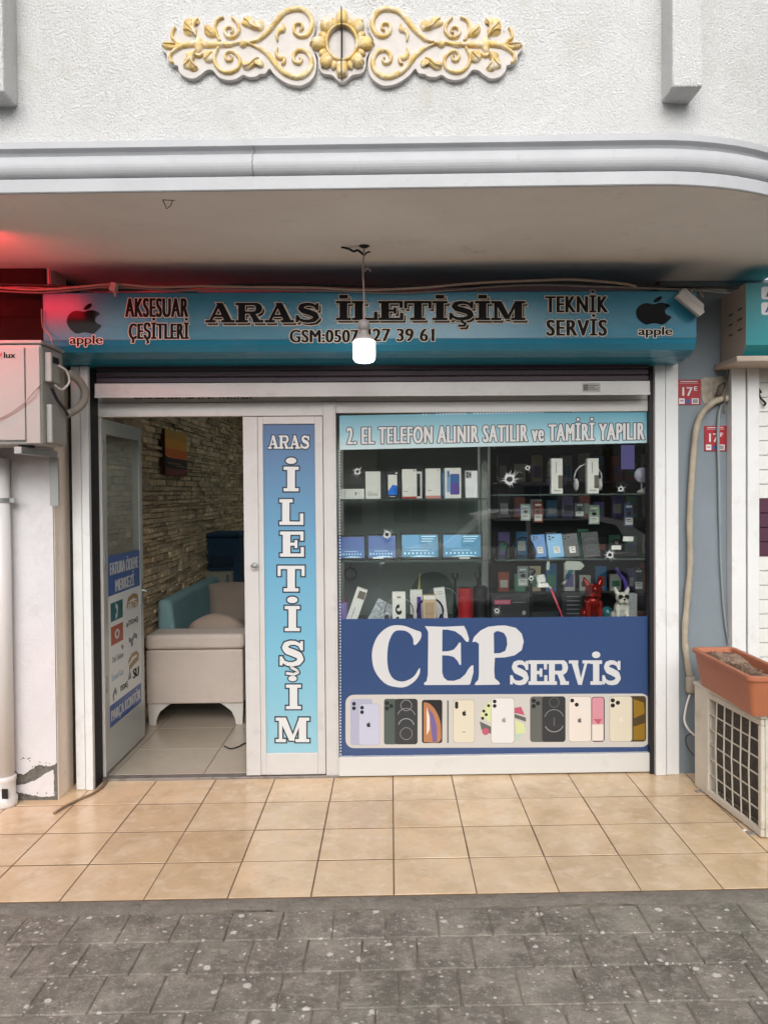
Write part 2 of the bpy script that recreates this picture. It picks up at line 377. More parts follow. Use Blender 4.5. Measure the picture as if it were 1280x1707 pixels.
# ================================================================== THE SETTING
# ---- pavement of square dark blocks
paver_m = mat('paver_concrete', '7b756c', .85, var=(9, .22), island=.14, bump=[(55, .006), (200, .003)],
              dirt=[(2.6, .48, .66, 'aba598', .7), (7, .5, .7, '55524a', .6), (11, .5, .66, 'a69d92', .6), (26, .54, .66, 'b3aba0', .55), (60, .56, .66, 'beb6ab', .4), (1.7, .5, .7, '6b6e5e', .35)],
              spots=[(19, .34, .62, 'd6d2ca', .9), (42, .36, .6, 'd9d5cd', .75), (80, .4, .62, 'b7b0a6', .6)])
sand_m = mat('joint_sand', '8a8072', .95, bump=[(90, .004)], var=(20, .3), dirt=[(9, .5, .65, '3f3b35', .8)])
mb = MB(); row = 0; y = -1.372; P = .2
while y > -3.4:
    x = -3.2 + (.0, .115, .045, .16, .09, .03)[row % 6]*1 + random.uniform(-.01, .01)
    while x < 3.2:
        j = .0025; dz = random.uniform(-.0016, .0012); tx, ty = random.uniform(-.008, .008), random.uniform(-.008, .008)
        w_ = P*random.uniform(.985, 1.0); x0, x1, y0, y1 = x+j, x+w_-j, y-P+j, y-j; b = .004; zt = -.012+dz
        cx, cy = (x0+x1)/2, (y0+y1)/2
        def zz(a, c): return zt+(a-cx)*tx+(c-cy)*ty
        vs = [(x0, y0, -.07), (x1, y0, -.07), (x1, y1, -.07), (x0, y1, -.07)]
        vs += [(a, c, zz(a, c)-b) for a, c in ((x0, y0), (x1, y0), (x1, y1), (x0, y1))]
        vs += [(a, c, zz(a, c)) for a, c in ((x0+b, y0+b), (x1-b, y0+b), (x1-b, y1-b), (x0+b, y1-b))]
        mb.add(vs, [(0, 1, 5, 4), (1, 2, 6, 5), (2, 3, 7, 6), (3, 0, 4, 7), (4, 5, 9, 8), (5, 6, 10, 9), (6, 7, 11, 10), (7, 4, 8, 11), (8, 9, 10, 11)])
        x += w_
    y -= P; row += 1
mb.build('pavement', paver_m, kind='structure')
mb = MB(); mb.face([(-60, -3.4, -.0180), (60, -3.4, -.0180), (60, -1.2, -.0180), (-60, -1.2, -.0180)])
mb.build('pavement_bed', sand_m, kind='structure')
mb = MB(); mb.face([(-90, -60, -.13), (90, -60, -.13), (90, -3.38, -.13), (-90, -3.38, -.13)])
mb.build('road', mat('asphalt', '55555a', .9, var=(8, .15), bump=[(120, .006)]), kind='structure')
mb = MB(); mb.box(-60, 60, -3.55, -3.4, -.2, -.015); mb.build('kerb', mat('kerb_stone', '8a8783', .85, var=(7, .1)), kind='structure', bevel=.015)
# ---- mortar strip in front of the tiles
mb = MB(); n = 90
for i in range(n):
    x0, x1 = -3.2+6.4*i/n, -3.2+6.4*(i+1)/n
    def fe(x): return -1.372-.012*sin(x*5+1)-.010*sin(x*13)-.006*sin(x*41)
    def ze(x): return -.004+.003*sin(x*9)
    a0, a1 = fe(x0), fe(x1)
    mb.add([(x0, -1.28, .0), (x1, -1.28, .0), (x1, -1.318, -.002), (x0, -1.318, -.002), (x1, a1+.015, ze(x1)-.006), (x0, a0+.015, ze(x0)-.006), (x1, a1, -.03), (x0, a0, -.03)],
           [(0, 1, 2, 3), (3, 2, 4, 5), (5, 4, 6, 7)])
mb.build('mortar_edge', mat('edge_mortar', '7a746b', .95, var=(18, .2), bump=[(45, .010), (160, .004)]), kind='structure', smooth=True)
# ---- glazed porch tiles
tile_m = mat('porch_tile', 'd8bd99', .22, spec=.5, island=.085, var=(5, .09), bump=[(5, .0012)], dirt=[(26, .56, .74, 'b98f66', .35), (3.5, .5, .7, 'b39470', .45), (11, .52, .68, 'ead9bf', .5), (4.4, .5, .62, 'e8d6ba', .35), (60, .68, .74, 'e2cdb2', .4)], spots=[(9, .06, .5, '8a6a4c', .5)])
grout_m = mat('porch_grout', '6e5948', .95, var=(25, .25))
mb = MB(); TP = .3345; ys = [.06, -.302, -.648, -.978, -1.297]
for r in range(4):
    for k in range(-9, 10):
        x0, x1 = .003+TP*k, .003+TP*(k+1); y1, y0 = ys[r], ys[r+1]; g = .003*random.uniform(.75, 1.3); b = .0012; gy = .0052*random.uniform(.8, 1.15)
        x0 += g; x1 -= g; y0 += gy; y1 -= gy
        s = random.uniform(-.0008, .0008)
        tx, ty = random.uniform(-.004, .004), random.uniform(-.004, .004)
        cx, cy = (x0+x1)/2, (y0+y1)/2
        vs = [(a, c, -.004) for a, c in ((x0, y0), (x1, y0), (x1, y1), (x0, y1))]+[(a, c, .004+s-.0007) for a, c in ((x0, y0), (x1, y0), (x1, y1), (x0, y1))]+[(a, c, .004+s+(a-cx)*tx+(c-cy)*ty) for a, c in ((x0+b, y0+b), (x1-b, y0+b), (x1-b, y1-b), (x0+b, y1-b))]
        mb.add(vs, [(0, 1, 5, 4), (1, 2, 6, 5), (2, 3, 7, 6), (3, 0, 4, 7), (4, 5, 9, 8), (5, 6, 10, 9), (6, 7, 11, 10), (7, 4, 8, 11), (8, 9, 10, 11)])
mb.build('porch_floor', tile_m, kind='structure')
mb = MB(); mb.box(-3.1, 3.3, -1.296, .06, -.1, .0022); mb.build('porch_bed', grout_m, kind='structure')
# ---- shop floor
mb = MB(); itile = mat('shop_floor_tile', 'b5a898', .2, island=.04, var=(6, .05), dirt=[(9, .58, .8, '8d7f70', .35)])
for i in range(-4, 5):
    for k in range(0, 12):
        x0, x1 = -.565+.52*i+.002, -.565+.52*(i+1)-.002; y0, y1 = .105+.45*k+.002, .105+.45*(k+1)-.002
        x0 = max(x0, -1.74); x1 = min(x1, 2.0)
        if x1 > x0: mb.box(x0, x1, y0, y1, -.02, .018)
mb.build('shop_floor', itile, kind='structure', bevel=.001, seg=1)
mb = MB(); mb.box(-1.76, 2.02, .1, 5.6, -.08, .0155); mb.build('shop_floor_bed', grout_m, kind='structure')

# ---- the building: balcony soffit, cornice and the wall above
BLD = thing('corner_building', 'white stuccoed building with rounded balcony edge over the phone shop', 'building', (0, .3, 0))
KB = -.035
BK = 1/math.sqrt(1+KB*KB); NX, NY = KB*BK, -BK                # outward normal of the balcony front
def bfront(x): return -1.345+KB*x
ZS = 2.82
path = [(-4.2, bfront(-4.2), NX, NY)]
xs_ = 1.02; Rc = 1.08
path.append((xs_, bfront(xs_), NX, NY)); cx_, cy_ = xs_-NX*Rc, bfront(xs_)-NY*Rc; a0 = math.atan2(NY, NX)
for i in range(1, 19):
    t = a0+(pi/2)*i/18; path.append((cx_+Rc*cos(t), cy_+Rc*sin(t), cos(t), sin(t)))
path.append((path[-1][0], .3, 1, 0))
prof = [(-.03, 2.82), (-.004, 2.82), (0, 2.824), (0, 2.872), (-.006, 2.876), (-.018, 2.879)]
for i in range(13): t = -pi/2+pi*i/12; prof.append((-.014+.030*cos(t), 2.922+.043*sin(t)))
prof += [(-.022, 2.968), (-.034, 2.974), (-.026, 2.986), (-.008, 2.993), (-.004, 2.996), (-.004, 3.020), (-.010, 3.024), (-.10, 3.024), (-.10, 2.84)]
mb = MB(); mb.sweep(prof, path)
mb.build('cornice', moulding, BLD)
mb = MB(); inner = [(p[0]-p[2]*.006, p[1]-p[3]*.006) for p in path]+[(-4.2, .3)]
mb.loops([inner], lambda a, b, l: Vector((a, b, ZS-.002)), 0)
mb.build('soffit', soffit_m, BLD)
mb = MB(); q = [oz(a, b, ZS-.003) for a, b in ((271, 333), (288, 334), (285, 343), (278, 348), (275, 340), (272, 334))]; mb.tube(q, .002, 6); mb.tube([oz(a, b, ZS-.003) for a, b in ((288, 334), (292, 334))], .0014, 6); mb.build('plaster_chip', mat('chip_dark', '4b4038', .9), BLD)
mb = MB(); xq = oy(424, 280, -1.3).x; mb.tube([(xq+.002*(-1)**i+NX*(o+.001), bfront(xq)+NY*(o+.001), z) for i, (o, z) in enumerate(prof[3:-4])], .0016, 6); mb.build('cornice_crack', mat('crack_grey', '7e7e7c', .9), BLD)
mb = MB(); wp = [(p[0]-p[2]*.075, p[1]-p[3]*.075, p[2], p[3]) for p in path]
mb.sweep([(0, 3.0), (0, 5.6), (-.2, 5.6), (-.2, 3.0)], wp)
mb.build('upper_wall', stucco, BLD)
for a, b_ in ((1120, 1171), (-60, 6)):                         # stucco pilasters ending in the wall face
    KW = -1.27; mb = MB()
    zb = oy((a+b_)/2 if a > 0 else 5, 145 if a > 0 else 153, KW-.12, KB).z
    xa, xb = oy(a, 100, KW-.12, KB).x, oy(b_, 100, KW-.12, KB).x
    def yw(x, o): return KW-o+KB*x
    mb.hexa([(xa, yw(xa, .122), zb), (xb, yw(xb, .122), zb), (xb, yw(xb, -.02), zb), (xa, yw(xa, -.02), zb)], [(xa, yw(xa, .122), 5.6), (xb, yw(xb, .122), 5.6), (xb, yw(xb, -.02), 5.6), (xa, yw(xa, -.02), 5.6)])
    mb.build('pilaster', stucco, BLD, bevel=.008)
# ---- walls round the shopfront
mb = MB(); X0, Yp = -1.782, -.225
mb.box(-4.2, X0, Yp, .3, -.02, ZS+.002, 0)
fn = mpx(Yp); KX = X0
up_edge = [(-300, 1240), (14, 1274), (22, 1283), (33, 1289), (42, 1290), (50, 1284), (57, 1280), (66, 1274), (76, 1276), (85, 1276), (95, 1273)]
low = [(21, 1312), (29, 1309), (45, 1306), (62, 1299), (78, 1289), (90, 1283), (92, 1295), (91, 1310), (92, 1326), (75, 1328), (55, 1325), (40, 1322), (29, 1319), (22, 1316)]
def jag(p): return [(a+random.uniform(-.7, .7), b+random.uniform(-1, 1)) for a, b in p]
e2 = []
for (a, b), (c, d) in zip(up_edge[:-1], up_edge[1:]):
    for k in range(4): e2.append((a+(c-a)*k/4+random.uniform(-.8, .8), b+(d-b)*k/4+random.uniform(-1.3, 1.3)))
mb.slab([(-300, -200)]+[(-300, 1240)]+e2[1:]+[(97.5, 1271), (95, 500), (94, 480), (94, -200)], lambda a, b, l: (lambda q: Vector((min(q.x, X0+.0), q.y, min(max(q.z, 0.), ZS))))(fn(a, b, l)), 0, .007, 1)
lw_ = [(a+(c-a)*k/4+random.uniform(-.7, .7), b+(d-b)*k/4+random.uniform(-.9, .9)) for (a, b), (c, d) in zip(low, low[1:]+low[:1]) for k in range(4)]
mb.slab(lw_, fn, 0, .006, 1)
for _ in range(26):
    a, b = random.uniform(16, 95), random.choice((random.uniform(1318, 1332), random.uniform(1262, 1280))); q = random.uniform(.6, 1.6); mb.slab([(a+q*cos(t)*random.uniform(.5, 1.3), b+q*sin(t)*random.uniform(.5, 1.3)) for t in (0, .9, 1.9, 2.8, 3.7, 4.7, 5.5)], fn, .0, .0078, 0)
mb.box(X0, X0+.004, Yp+.004, -.02, 0, ZS, 2)  # side face of the pier, in a warm pale beige
mb.build('pier', [cement, plaster, pier_side_beige], BLD)
mb = MB(); mb.box(-4.2, -1.80, -.262, -.226, 2.41, 2.56); mb.box(-4.2, -1.795, -.25, -.226, 2.561, ZS, 0); mb.build('shaded_pier_top', mat('pier_shade_brown', '2a2321', .85, spec=.08, var=(8, .15), dirt=[(10, .55, .8, '4a3530', .5)]), BLD, bevel=.006)  # pier top over the air conditioner, its corner shade put into dark brown
mb = MB(); mb.box(1.54, 3.4, .03, .3, -.02, ZS+.002); 
mb.build('shopfront_wall', bluegrey, BLD)
mb = MB(); mb.box(-1.776, 3.4, .165, .198, 2.28, ZS+.001); mb.box(-1.776, 1.535, .199, .3, 2.28, ZS+.001); mb.build('lintel', soffit_m, BLD)
# ---- the room behind
mb = MB(); mb.box(-1.85, 2.1, 5.3, 5.4, 0, 2.7); mb.box(2.0, 2.1, .3, 5.4, 0, 2.7); mb.box(-1.95, -1.745, .12, 5.4, 0, 2.7)
mb.build('inner_wall', mat('shop_paint', 'cfcbc3', .8, var=(2, .1)), BLD)
KX0, KX1, KY0, KY1 = -1.45, 1.5, 1.0, 4.7                      # unseen roof opening, added to bring daylight into the dim shop
mb = MB(); mb.box(-1.95, KX0, .3, 5.4, 2.62, 2.7); mb.box(KX1, 2.1, .3, 5.4, 2.62, 2.7); mb.box(KX0, KX1, .3, KY0, 2.62, 2.7); mb.box(KX0, KX1, KY1, 5.4, 2.62, 2.7); mb.build('ceiling', mat('ceiling_paint', 'd6d3cc', .8), BLD)
mb = MB(); mb.box(KX0-.05, KX0, KY0-.05, KY1+.05, 2.702, 2.8); mb.box(KX1, KX1+.05, KY0-.05, KY1+.05, 2.702, 2.8); mb.box(KX0, KX1, KY0-.05, KY0, 2.702, 2.8); mb.box(KX0, KX1, KY1, KY1+.05, 2.702, 2.8); sk = mb.build('added_skylight', white_al, BLD)
mb = MB(); mb.box(KX0, KX1, KY0, KY1, 2.76, 2.768); mb.build('pane', glass_mat('added_skylight_glass', 'd8dedd'), sk)
stone_m = mat('ledge_stone', 'd8c09c', .9, island=.34, var=(22, .3), bump=[(45, .012), (120, .005)], dirt=[(14, .5, .75, '66503a', .5), (30, .58, .72, 'b49a78', .5)])
mb = MB(); z = .02
while z < 2.62:
    h = random.choice((.022, .028, .034, .04, .05)); y = .14
    while y < 5.3:
        L = random.uniform(.09, .34); d = random.uniform(.004, .032); e = random.uniform(-.004, .004)
        mb.hexa([(-1.75, y+.001, z+.001), (-1.75, y+L-.002, z+.001), (-1.75, y+L-.002, z+h-.001), (-1.75, y+.001, z+h-.001)],
                [(-1.745+d+random.uniform(-.004, .004), y+.004, z+.004+e), (-1.745+d+random.uniform(-.006, .006), y+L-.006, z+.004+random.uniform(0, .006)), (-1.745+d, y+L-.006, z+h-.004+e), (-1.745+d+random.uniform(-.004, .004), y+.004, z+h-.004)])
        y += L
    z += h
mb.build('stone_cladding', stone_m, BLD)

# ================================================================== THE SHOPFRONT
F = .05                                                       # plane of the joinery's front
# ---- ornament on the upper wall
KW = -1.27
fo = lambda px, py, l=0.: oy(px, py, KW, KB) + Vector((NX*l, NY*l, 0))
gold_m = mat('gilded_plaster', 'd3b673', .6, var=(26, .28), bump=[(60, .003)], dirt=[(30, .46, .62, 'e4dac8', .9), (20, .54, .72, 'b98546', .6)])
base_m = mat('ornament_plaster', 'cbc5c0', .7, var=(20, .06), bump=[(60, .002)], dirt=[(16, .6, .8, 'a79f96', .5)])
def c1(x, y): return 260+x/4, y/4
def stroke(mb, pts, ws, l0, h, mirror=None, m=0):
    q = crom([(a, b, w_) for (a, b), w_ in zip(pts, ws)], 6); pr = []
    for a, b, w_ in q:
        p = c1(a, b); p = ((2*mirror-p[0]), p[1]) if mirror else p; pr.append((p[0], p[1], max(.2, w_/4)))
    vs, fs = [], []; n = len(pr); S = [(-1, 0), (-.8, .62), (-.4, .95), (0, 1), (.4, .95), (.8, .62), (1, 0)]
    for i, (a, b, w_) in enumerate(pr):
        dx, dy = pr[min(i+1, n-1)][0]-pr[max(i-1, 0)][0], pr[min(i+1, n-1)][1]-pr[max(i-1, 0)][1]; L = math.hypot(dx, dy) or 1; nx, ny = -dy/L, dx/L
        hh = h*min(1, .35+w_/5)
        for o, u in S: vs.append(fo(a+nx*w_/2*o, b+ny*w_/2*o, l0+hh*u))
    k = len(S)
    for i in range(n-1):
        for j in range(k-1): fs.append((i*k+j, i*k+j+1, (i+1)*k+j+1, (i+1)*k+j))
    fs.append(tuple(range(k))); fs.append(tuple((n-1)*k+j for j in range(k))); mb.add(vs, fs, m)
def blob(mb, pts, l0, h, mirror=None, m=0, closedk=4):
    q = [c1(*p) for p in crom_closed(pts, closedk)]
    if mirror: q = [(2*mirror-a, b) for a, b in q]
    cx, cy = sum(p[0] for p in q)/len(q), sum(p[1] for p in q)/len(q); vs, fs = [], []; n = len(q)
    for s_, u in ((1, 0), (.88, .6), (.6, .92), (.25, 1.)):
        for a, b in q: vs.append(fo(cx+(a-cx)*s_, cy+(b-cy)*s_, l0+h*u))
    for r in range(3):
        for i in range(n): fs.append((r*n+i, r*n+(i+1) % n, (r+1)*n+(i+1) % n, (r+1)*n+i))
    fs.append(tuple(3*n+i for i in range(n))); mb.add(vs, fs, m)
OUT = [(52, 325), (75, 300), (100, 285), (102, 220), (130, 200), (160, 225), (185, 250), (180, 180), (205, 145), (250, 128), (300, 140), (322, 165), (330, 190), (365, 180), (385, 185), (395, 160), (430, 135), (480, 130), (530, 135), (570, 150), (600, 130), (640, 128), (665, 150), (690, 170), (720, 145), (745, 180), (750, 200), (790, 165), (830, 110), (880, 80), (940, 65), (1000, 72), (1045, 110), (1068, 170), (1062, 240), (1040, 290), (1045, 330), (1060, 370), (1075, 430), (1070, 500), (1040, 555), (980, 590), (920, 588), (860, 565), (800, 520), (765, 480), (740, 510), (700, 515), (680, 530), (630, 535), (590, 520), (550, 545), (490, 555), (430, 535), (390, 490), (350, 490), (310, 520), (260, 545), (200, 530), (165, 490), (160, 460), (115, 450), (90, 415), (85, 380), (58, 355)]
STR = [
 ([(640, 310), (700, 290), (770, 225), (820, 160), (870, 110), (940, 90), (1000, 102), (1040, 150), (1045, 205), (1015, 260), (965, 270), (930, 240), (935, 195), (975, 190), (985, 220), (965, 235)], [14, 24, 34, 36, 34, 34, 34, 34, 32, 30, 26, 24, 20, 18, 16, 14]),
 ([(640, 325), (700, 350), (765, 400), (820, 470), (870, 515), (940, 540), (1000, 525), (1040, 475), (1040, 415), (1005, 370), (955, 365), (925, 400), (930, 440), (965, 450), (980, 425), (965, 412)], [14, 24, 34, 36, 34, 34, 34, 34, 32, 30, 26, 24, 20, 18, 16, 14]),
 ([(465, 145), (425, 165), (408, 215), (425, 275), (440, 300)], [18, 20, 20, 22, 20]),
 ([(520, 150), (555, 185), (565, 235), (535, 275), (490, 275), (472, 240), (490, 212), (522, 218), (525, 245), (508, 250)], [14, 22, 24, 22, 22, 22, 20, 16, 14, 12]),
 ([(430, 345), (405, 400), (410, 450), (445, 495), (500, 510), (555, 485), (572, 430), (545, 385), (500, 370), (475, 395), (485, 430), (515, 430), (520, 405), (505, 398)], [16, 22, 24, 24, 24, 24, 24, 22, 20, 20, 18, 16, 14, 12]),
 ([(60, 330), (120, 345), (200, 330), (280, 320), (350, 325), (430, 325), (500, 325), (560, 315), (640, 318)], [14, 26, 34, 40, 44, 34, 30, 20, 26]),
 ([(860, 190), (860, 225), (830, 235), (815, 265), (820, 305)], [10, 30, 34, 22, 8]),
 ([(820, 345), (812, 385), (830, 410), (865, 420), (860, 450), (845, 450)], [8, 22, 34, 26, 22, 14]),
 ([(175, 330), (150, 300), (125, 280), (130, 240), (148, 215)], [24, 22, 20, 22, 12]),
 ([(185, 340), (140, 365), (110, 400), (118, 440), (135, 445)], [22, 22, 22, 20, 12]),
 ([(270, 380), (300, 400), (330, 385)], [20, 26, 16]),
]
VEIN = [
 ([(210, 180), (235, 205), (265, 235), (285, 275)], [8, 20, 22, 10]), ([(255, 165), (255, 200), (270, 240)], [6, 16, 10]), ([(300, 160), (275, 195), (270, 235)], [6, 16, 10]), ([(200, 235), (235, 235), (270, 255)], [6, 14, 8]),
 ([(205, 470), (235, 440), (265, 400), (280, 370)], [8, 20, 22, 10]), ([(255, 495), (250, 455), (262, 415)], [6, 16, 10]), ([(290, 485), (262, 450), (255, 420)], [6, 16, 8]),
 ([(600, 160), (625, 175), (660, 210), (700, 225)], [8, 20, 18, 8]), ([(650, 155), (655, 185), (670, 215)], [6, 14, 8]), ([(590, 470), (630, 465), (670, 430), (700, 420)], [8, 20, 18, 8]),
 ([(345, 215), (365, 235), (390, 262)], [8, 22, 10]), ([(345, 425), (365, 405), (390, 380)], [8, 22, 10]), ([(70, 325), (105, 326), (150, 328)], [6, 16, 8])]
BLB = [
 [(200, 170), (235, 150), (255, 165), (285, 150), (308, 165), (300, 190), (270, 185), (290, 230), (275, 265), (230, 270), (200, 250), (195, 210)],
 [(335, 205), (365, 195), (385, 215), (420, 220), (425, 255), (400, 280), (360, 275), (335, 245)],
 [(585, 160), (620, 138), (655, 150), (670, 190), (700, 205), (705, 170), (725, 170), (735, 205), (715, 235), (660, 225), (600, 205), (575, 185)],
 [(580, 445), (620, 455), (650, 420), (690, 405), (725, 430), (730, 470), (705, 475), (695, 440), (665, 470), (625, 495), (590, 485)],
 [(330, 375), (370, 360), (410, 375), (410, 415), (385, 445), (345, 440), (325, 410)],
 [(215, 380), (260, 365), (280, 400), (265, 440), (300, 480), (270, 505), (230, 490), (195, 475), (200, 430), (215, 410)],
 [(60, 325), (90, 305), (130, 310), (165, 325), (130, 345), (90, 355), (68, 345)],
 [(450, 325), (480, 308), (520, 318), (530, 330), (490, 342), (460, 340)],
 [(565, 318), (590, 300), (620, 315), (610, 340), (580, 345)],
 [(290, 265), (320, 285), (335, 320), (320, 365), (290, 385), (275, 350), (265, 320), (280, 290)],
]
gb = mat('ornament_gap', '1b1916', .9)
for mir, nm in ((None, 'gilded plaster scroll panel left of the rosette on the white upper wall'), (571.5, 'gilded plaster scroll panel right of the rosette on the white upper wall')):
    mbb = MB(); lp = [c1(*p) for p in crom_closed(OUT, 3)]
    if mir: lp = [(2*mir-a, b) for a, b in lp]
    mbb.slab(lp, fo, -.01, .026)
    root = mbb.build('scroll_ornament', base_m, label=nm, cat='wall ornament', group='gilded ornament on the upper wall', bevel=.006, seg=3)
    mg = MB()
    for p, w_ in STR: stroke(mg, p, [x*1.1 for x in w_], .025, .015, mir)
    for p in BLB: blob(mg, p, .025, .017, mir)
    for p, w_ in VEIN: stroke(mg, p, w_, .036, .012, mir)
    mg.build('gilding', gold_m, root, smooth=True)
mbb = MB(); RC = (571.5, 80.5)
def rose(t): return 1+.07*cos(8*t)
lp = [(RC[0]+47*rose(t)*sin(t), RC[1]-1.24*47*rose(t)*cos(t)) for t in [2*pi*k/64 for k in range(64)]]
mbb.slab(lp, fo, -.01, .026)
root = mbb.build('rosette_ornament', base_m, label='round gilded plaster rosette split down its middle, between the two scroll panels', cat='wall ornament', group='gilded ornament on the upper wall', bevel=.006, seg=3)
mg = MB()
def toc(px, py): return ((px-260)*4, py*4)
for k in range(8):
    t = 2*pi*k/8; ct = cos(t); st = sin(t); L = 1.2 if k % 2 == 0 else 1.1
    def rp(r, o): return toc(RC[0]+(r*st+o*ct), RC[1]-1.1*(r*ct-o*st))
    blob(mg, [rp(26, -7), rp(34, -10), rp(40*L, -8), rp(42*L, -2), rp(45*L, 0), rp(42*L, 3), rp(40*L, 8), rp(34, 10), rp(26, 7)], .029, .026)
    t2 = t+pi/8; st, ct = sin(t2), cos(t2)
    blob(mg, [toc(RC[0]+(r*st+o*ct), RC[1]-1.1*(r*ct-o*st)) for r, o in ((28, -4), (36, -5), (42, 0), (36, 5), (28, 4))], .029, .014)
ring = [toc(RC[0]+25*sin(2*pi*k/24), RC[1]-1.16*25*cos(2*pi*k/24)) for k in range(25)]
stroke(mg, ring, [26]*25, .029, .022)
mg.build('gilding', gold_m, root, smooth=True)
mb = MB(); mb.prect(570.8, 26, 572.0, 140, fo, .062); mb.slab(rr(570.8, 26, 572.0, 140), fo, .02, .062); mb.build('split_line', gb, root)

# ---- main sign box
YS = -.34; XL, XR = -1.772, 1.607
zt, z1, z2, z3 = oy(620, 486, YS).z, oy(620, 574, YS).z, oy(620, 597, YS+.11).z, oy(620, 607, -.10).z
prof = [(.16, zt), (YS+.004, zt), (YS, zt-.004), (YS, z1+.03), (YS+.006, z1), (YS+.03, z1-.03), (YS+.06, (z1+z2)/2-.012), (YS+.11, z2), (YS+.15, z3+.008), (YS+.2, z3), (.16, z3)]
mb = MB(); n = len(prof); mb.add([(XL, a, b) for a, b in prof]+[(XR, a, b) for a, b in prof], [(i, (i+1) % n, n+(i+1) % n, n+i) for i in range(n)]+[tuple(range(n)), tuple(n+i for i in range(n))])
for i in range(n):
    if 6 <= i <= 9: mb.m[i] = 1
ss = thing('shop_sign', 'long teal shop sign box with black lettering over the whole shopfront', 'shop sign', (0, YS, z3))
mb.build('sign_box', [teal, teal_shade], ss, bevel=.003)
fs_ = mpx(YS)
def slope_fn(f0, s, cx): return lambda a, b, l=0.: f0(a, b, l)
mb = MB(); mb.box(XL+.01, XR-.01, YS-.0015, YS, z1+.026, z1+.031); mb.build('sheet_seam', mat('sign_seam', '2f6a80', .4), ss)
for q in ((111, 511, 171, 556), (1058, 499, 1120, 541)): mb = MB(); fruit(mb, *q, fs_, .003, 0); mb.build('fruit_logo', gloss_ink, ss)
mb = MB()
for t, bx in (('apple', (117, 559, 172, 578)), ('apple', (1063, 545, 1120, 563))): write(mb, t, bx, fs_, .0022, 0, .7, (1.3, 1))
for t, bx in (('AKSESUAR', (209, 497, 315, 529)), ('ÇEŞİTLERİ', (215, 530, 316, 573)), ('TEKNİK', (908, 484, 1013, 521)), ('SERVİS', (910, 524, 1011, 560))): write(mb, t, bx, fs_, .0022, 0, 1.45, (1.3, 1), sp=1.13)
write(mb, 'GSM:0507', (483, 550, 598, 571), fs_, .0022, 0, 1.1, (1.4, 1), sp=1.06); write(mb, '427 39 61', (605, 548, 724, 569), fs_, .0022, 0, 1.1, (1.4, 1), sp=1.06)
for word, bx in (('ARAS', (343, 505, 533, 538)), ('İLETİŞİM', (560, 502, 875, 534))):
    slabword(mb, word, bx, fs_, [(1.7, 3.5, 4, .0012, 1), (0, 3.5, 4, .0024, 0), (1.3, 0, 0, .0036, 1), (0, 0, 0, .0048, 0)], .03)
mb.build('lettering', [ink, cream], ss, fix=False)

# ---- rolling shutter (raised), its guides
mb = MB(); GXL0, GXL1 = oy(121, 950, -.10).x, oy(151, 950, -.10).x; GXR0, GXR1 = oy(1092, 950, -.01).x, oy(1132, 950, -.01).x
rs = thing('rolling_shutter', 'raised rolling shutter with dark purple slats and white bottom bar above the door', 'shutter', (0, 0, 2.1))
bx0, bx1 = oy(158, 648, -.06).x, oy(1083, 648, -.06).x; bz0, bz1 = oy(620, 661, -.06).z, oy(620, 637, -.06).z
mb.box(bx0, bx1, -.06, -.03, bz0+.012, bz1); mb.box(bx0, bx1, -.066, -.06, bz0, bz0+.016); mb.build('bottom_bar', frame_al, rs, bevel=.003)
mb = MB()
for i in range(5):
    a = bz1+.002+i*.034; mb.box(bx0+.005, bx1-.005, -.052, -.04, a, a+.031)
mb.build('slat_curtain', purple_dk, rs, bevel=.005)
mb = MB(); f0 = mpx(-.06); mb.prect(970, 639, 1000, 653, f0, .001, 0); 
for i, (a, b) in enumerate(((973, 642), (973, 645), (973, 648))): mb.prect(a, b, a+(22, 18, 24)[i], b+1.3, f0, .0016, 1)
mb.prect(972, 641, 979, 651, f0, .0019, 1); mb.build('sticker', [mat('sticker_grey', '9d9894', .5), mat('sticker_ink', '5c5956', .5)], rs)
def guide(a, b, Yf, Yb, zt, label, flip):
    t = thing('shutter_guide', label, 'shutter guide', ((a+b)/2, Yf, 0), 'shutter guide rails')
    m = MB(); c = a+(b-a)*(.45 if flip else .55); d = .012
    m.box(a, c-.003, Yf+(d if not flip else 0), Yb, .006, zt); m.box(c+.003, b, Yf+(0 if not flip else d), Yb, .006, zt); m.box(c-.003, c+.003, Yf+.03, Yb, .006, zt)
    m.build('channel', white_al, t, bevel=.004)
    m = MB(); e0, e1 = (b-.012, b+.0015) if not flip else (a-.022, a-.001)
    m.box(e0, e1, Yf+.03, .046 if not flip else .1, .004, zt-.004); m.build('brush_slot', dark_rub, t); return t
guide(GXL0, GXL1, -.10, .04, 2.33, 'white metal shutter guide rail left of the open door', False)
guide(GXR0, GXR1, -.01, .06, 2.345, 'white metal shutter guide rail right of the display window', True)

# ---- aluminium shop frame: header, mullion, sills
fr = thing('storefront_joinery', 'cream aluminium shopfront frame with header and mullion round door and window', 'shopfront', (0, F, 0))
xl, xm0, xm1, xr = oy(163, 950, F).x, oy(541, 950, F).x, oy(562, 950, F).x, oy(1087, 950, F).x
zh0, zh1 = oy(360, 694, F).z, oy(360, 671, F).z; ztop = 2.24
mb = MB(); mb.box(xl, xm0, F, F+.06, zh0, zh1); mb.box(xl, xr, F+.004, F+.06, zh1+.002, zh1+.04); mb.box(xl, xr, F+.015, F+.06, zh1+.042, ztop)
mb.box(xm1, xr, F, F+.06, oy(820, 687, F).z, zh1); mb.build('header', frame_al, fr, bevel=.003)
mb = MB(); mb.box(xm0, xm1, F-.006, F+.06, .012, zh1); mb.box(xm0+.01, xm1-.01, F-.009, F-.006, .03, zh1-.01)
mb.build('mullion', frame_al, fr, bevel=.003)
